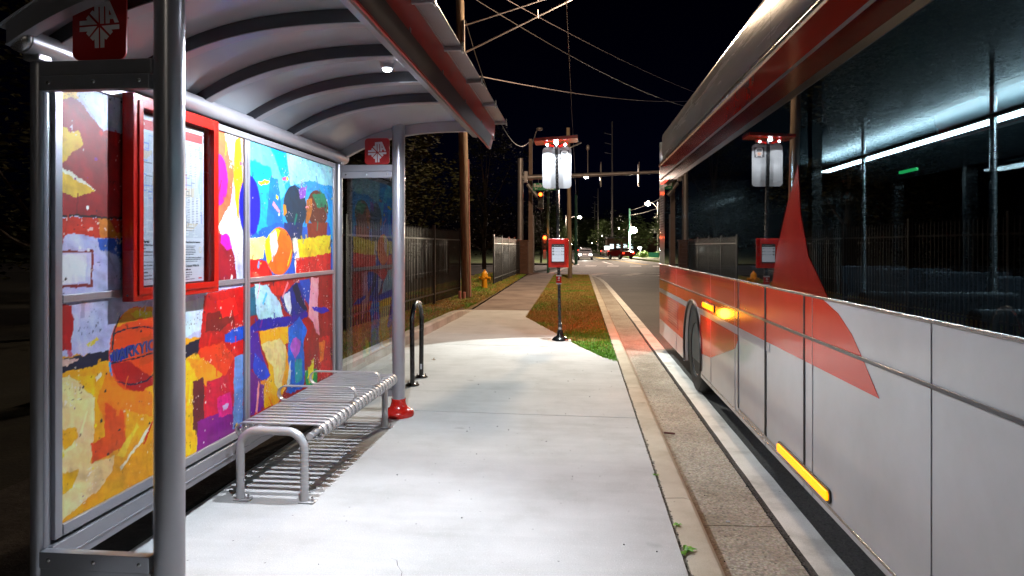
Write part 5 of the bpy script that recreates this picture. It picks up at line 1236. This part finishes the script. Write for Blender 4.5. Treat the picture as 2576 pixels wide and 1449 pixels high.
car('car', 'dark red car turning on the right with red tail lights', 5.6, 91, R(205), cp[1])
car('car', 'small distant red car at the far right verge', 5.2, 138, R(180), cp[1])
car('car', 'most distant car with red tail lights above the headlights', .5, 170, R(180), cp[0])

def leafmass(name, m, parent, clumps, n, size, seed, flat=1.0):
    r = random.Random(seed); b = MB(); tot = sum(c[3]**2 for c in clumps)
    for cx, cy, cz_, cr in clumps:
        for _ in range(int(n*cr**2/tot)):
            while True:
                v = Vector((r.uniform(-1, 1), r.uniform(-1, 1), r.uniform(-1, 1)))
                if .15 < v.length < 1: break
            v = v.normalized()*(v.length**.45)*cr*(1+.35*noise.noise((v.x*2+seed, v.y*2, v.z*2+cx)))
            p = Vector((cx+v.x, cy+v.y, cz_+v.z*flat)); s_ = size*r.uniform(.6, 1.4)
            q = Matrix.Rotation(r.uniform(0, 6.28), 3, 'Z') @ Matrix.Rotation(r.uniform(-1.3, 1.3), 3, 'X')
            b.quad(*[p+q @ Vector(w_) for w_ in ((-s_, 0, 0), (-.1*s_, -s_*.45, .05*s_), (s_, 0, 0), (.1*s_, s_*.45, .1*s_))])
    return b.build(name, m, parent, fix=False)
def tree(label, x, y, h, rad, n, size, seed, m='leaf', lean=0, trunk=.16, group='trees behind the fence', low=.35):
    root = thing('tree', label, 'tree', (x, y, 0), group); r = random.Random(seed)
    b = MB(); top = Vector((x+lean, y, h*.72)); P = [Vector((x, y, -.1)).lerp(top, i/6)+Vector((r.uniform(-.1, .1), r.uniform(-.1, .1), 0))*i/3 for i in range(7)]
    b.tube(P, [trunk*(1-.11*i) for i in range(7)], 10)
    cl = []
    for k in range(16):
        a = r.uniform(0, 6.28); zz_ = r.uniform(low, 1.0)*h; rr_ = rad*math.sin(math.pi*min(.95, max(.15, (zz_/h-low)/(1-low)*.8+.18)))
        d_ = r.uniform(.2, .85)*rr_; c = Vector((x+lean*zz_/h+math.cos(a)*d_, y+math.sin(a)*d_, zz_)); cl.append((c.x, c.y, c.z, rad*r.uniform(.28, .5)))
        i = min(6, max(1, int(zz_/h*5))); b.tube([P[i], (P[i]+c)/2+Vector((0, 0, -.15)), c], [trunk*.35, trunk*.22, trunk*.08], 6)
    b.build('trunk', M['bark'], root); leafmass('crown', M[m], root, cl, n, size, seed)
    return root
tree('dark evergreen tree nearest the shelter behind the iron fence', -6.6, 17.0, 9.5, 2.9, 26000, .07, 1, low=.10)
tree('dark evergreen tree right of the thick wooden pole', -6.6, 23.5, 9.0, 3.0, 18000, .08, 2, low=.15)
tree('dark evergreen tree behind the left of the shelter', -8.5, 10.5, 9.5, 3.2, 9000, .07, 3, low=.12)
tree('sparse dim tree behind the square concrete pole', -6.8, 47, 10, 3.5, 7000, .10, 4, low=.2)
tree('bare branched tree beside the lit red signal', -3.6, 62.5, 7, 2.4, 2200, .09, 5, low=.3, trunk=.1)
tree('small yellow green tree left of the headlights', -2.2, 103, 4.2, 1.6, 2500, .12, 6, m='leaf2', low=.3, group='trees along the far road')
for i, (x, y, h, rad) in enumerate(((10.5, 128, 6.5, 4.2), (15, 112, 7, 4.5), (6.8, 172, 7, 4.5), (4.2, 235, 9, 7), (19, 104, 7, 4.5), (12, 190, 9, 6), (-8, 190, 11, 7), (-6, 140, 8, 4.5), (-2, 330, 13, 12), (16, 330, 13, 14))):
    tree(['broad dark tree right of the tallest pole', 'dark tree behind the clipped hedge', 'tree behind the lit white roadside sign', 'distant tree mass at the bend of the road', 'dark tree at the right beside the bus rear', 'mid distance tree between the lamps', 'dark tree left of the far road', 'tree on the left verge beyond the green pole', 'farthest tree left of the road end', 'farthest tree right of the road end'][i], x, y, h, rad, 2600, .05*rad+.05, 20+i, m='leaf2', group='trees along the far road', low=.15, trunk=.25)
hedges = [(9.05, 95.6, .62, 'round clipped bright green hedge on the right verge'), (11.0, 95.0, .5, 'smaller clipped hedge half hidden by the bus rear')]
for x, y, r_, lb in hedges:
    h = thing('hedge', lb, 'hedge', (x, y, 0), 'clipped hedges'); MB().cyl((x, y, -.1), (x, y, .3), .06, n=8).build('stem', M['bark'], h)
    leafmass('foliage', M['hedge'], h, [(x-.35, y, .35, r_*.8), (x+.35, y, .35, r_*.8), (x, y, .42, r_*.85), (x, y-.2, .3, r_*.8)], 4500, .045, 9)
    lamp('POINT', 'hedge_light', (x-.3, y-3.0, 2.2), 60, (1, .95, .75), .1, h) if False else None
ls = thing('roadside_sign', 'small lit white roadside sign right of the far road', 'sign', (4.6, 111, 0)); MB().box(4.2, 5.0, 111, 111.1, 1.0, 1.65).build('lit_face', M['e_win'], ls); MB().cyl((4.3, 111.05, -.1), (4.3, 111.05, 1.0), .04, n=8).build('sign_post', M['steel'], ls); MB().cyl((4.9, 111.05, -.1), (4.9, 111.05, 1.0), .04, n=8).build('sign_post', M['steel'], ls)
gs = thing('yard_sign', 'low green yard sign on the verge beside the bus rear', 'sign', (10.0, 90, 0)); MB().box(9.3, 10.6, 90, 90.05, .1, .75).build('sign_face', mat('green_banner', (.02, .3, .16), .5), gs); MB().cyl((9.4, 90.03, -.1), (9.4, 90.03, .12), .02, n=6).build('sign_stake', M['steel'], gs); MB().cyl((10.5, 90.03, -.1), (10.5, 90.03, .12), .02, n=6).build('sign_stake', M['steel'], gs)
# low shop far right with lit windows
bd = thing('shop_building', 'low distant building with small lit windows behind the turning car', 'building', (10, 150, 0))
MB().box(6.3, 17, 150, 160, -.1, 3.4).build('wall', M['brick'], bd); MB().box(6.0, 17.3, 149.6, 160.3, 3.4, 3.7).build('roof', M['ribm'], bd)
for k in range(4): MB().box(6.9+k*1.5, 7.7+k*1.5, 149.9, 149.98, 1.1, 2.1).build('window', M['e_win'], bd)

# ---------------------------------------------------------------- litter and weeds
def star_leaf(name, x, y, z, s_, m, label, cat, n=5):
    b = MB(); r = random.Random(int(x*100)+int(y*10))
    for k in range(n):
        a = r.uniform(0, 6.28); l = s_*r.uniform(.6, 1.2); w_ = l*.22; d_ = Vector((math.cos(a), math.sin(a), 0)); p_ = Vector((-d_.y, d_.x, 0)); o_ = Vector((x, y, z)); h_ = r.uniform(.2, .7)*l
        b.quad(o_, o_+d_*l*.5+p_*w_+Vector((0, 0, h_*.7)), o_+d_*l+Vector((0, 0, h_*.5)), o_+d_*l*.5-p_*w_+Vector((0, 0, h_*.7)))
    return tag(b.build(name, m, fix=False), label, cat)
star_leaf('fallen_leaf', -1.93, 8.58, .003, .05, lm, 'dry curled leaf lying on the pavement near the bike rack', 'leaf')
for x, y, s_, lb in ((.515, 3.32, .055, 'largest green weed in the crack behind the kerb'), (.52, 3.62, .03, 'small weed just past the largest one in the kerb crack'), (.505, 4.4, .025, 'tiny weed farther along the kerb crack')):
    star_leaf('weed', x, y, 0, s_, gg, lb, 'weed', 11)['group'] = 'weeds in the kerb crack'
for k in range(7):
    y = 2.9+random.random()*.8
st = thing('twig', 'short dark red stick lying in the gutter', 'stick', (.79, 5.9, -.14)); MB().tube([(.745, 5.92, -.138), (.79, 5.90, -.135), (.835, 5.90, -.139)], .0085, 8).build('stick_body', mat('red_brown_bark', (.11, .02, .02), .7), st)
tag(MB().tube([(.872, 4.02+.03, -.142), (.895, 4.045, -.140)], .006, 8).build('cigarette_butt', M['paper']), 'small pale cigarette butt in the gutter near the joint', 'litter')
pb = MB(); r9 = random.Random(8)
for _ in range(70):
    x, y = (r9.uniform(-1.4, .45), r9.uniform(2.4, 9.5)) if r9.random() < .5 else (r9.gauss(.78, .03), r9.uniform(2.6, 9)); pb.ball((x, y, .002 if x < .5 else -.153), r9.uniform(.002, .005), 6, 4)
pb.build('grit', M['ink'], kind='stuff')
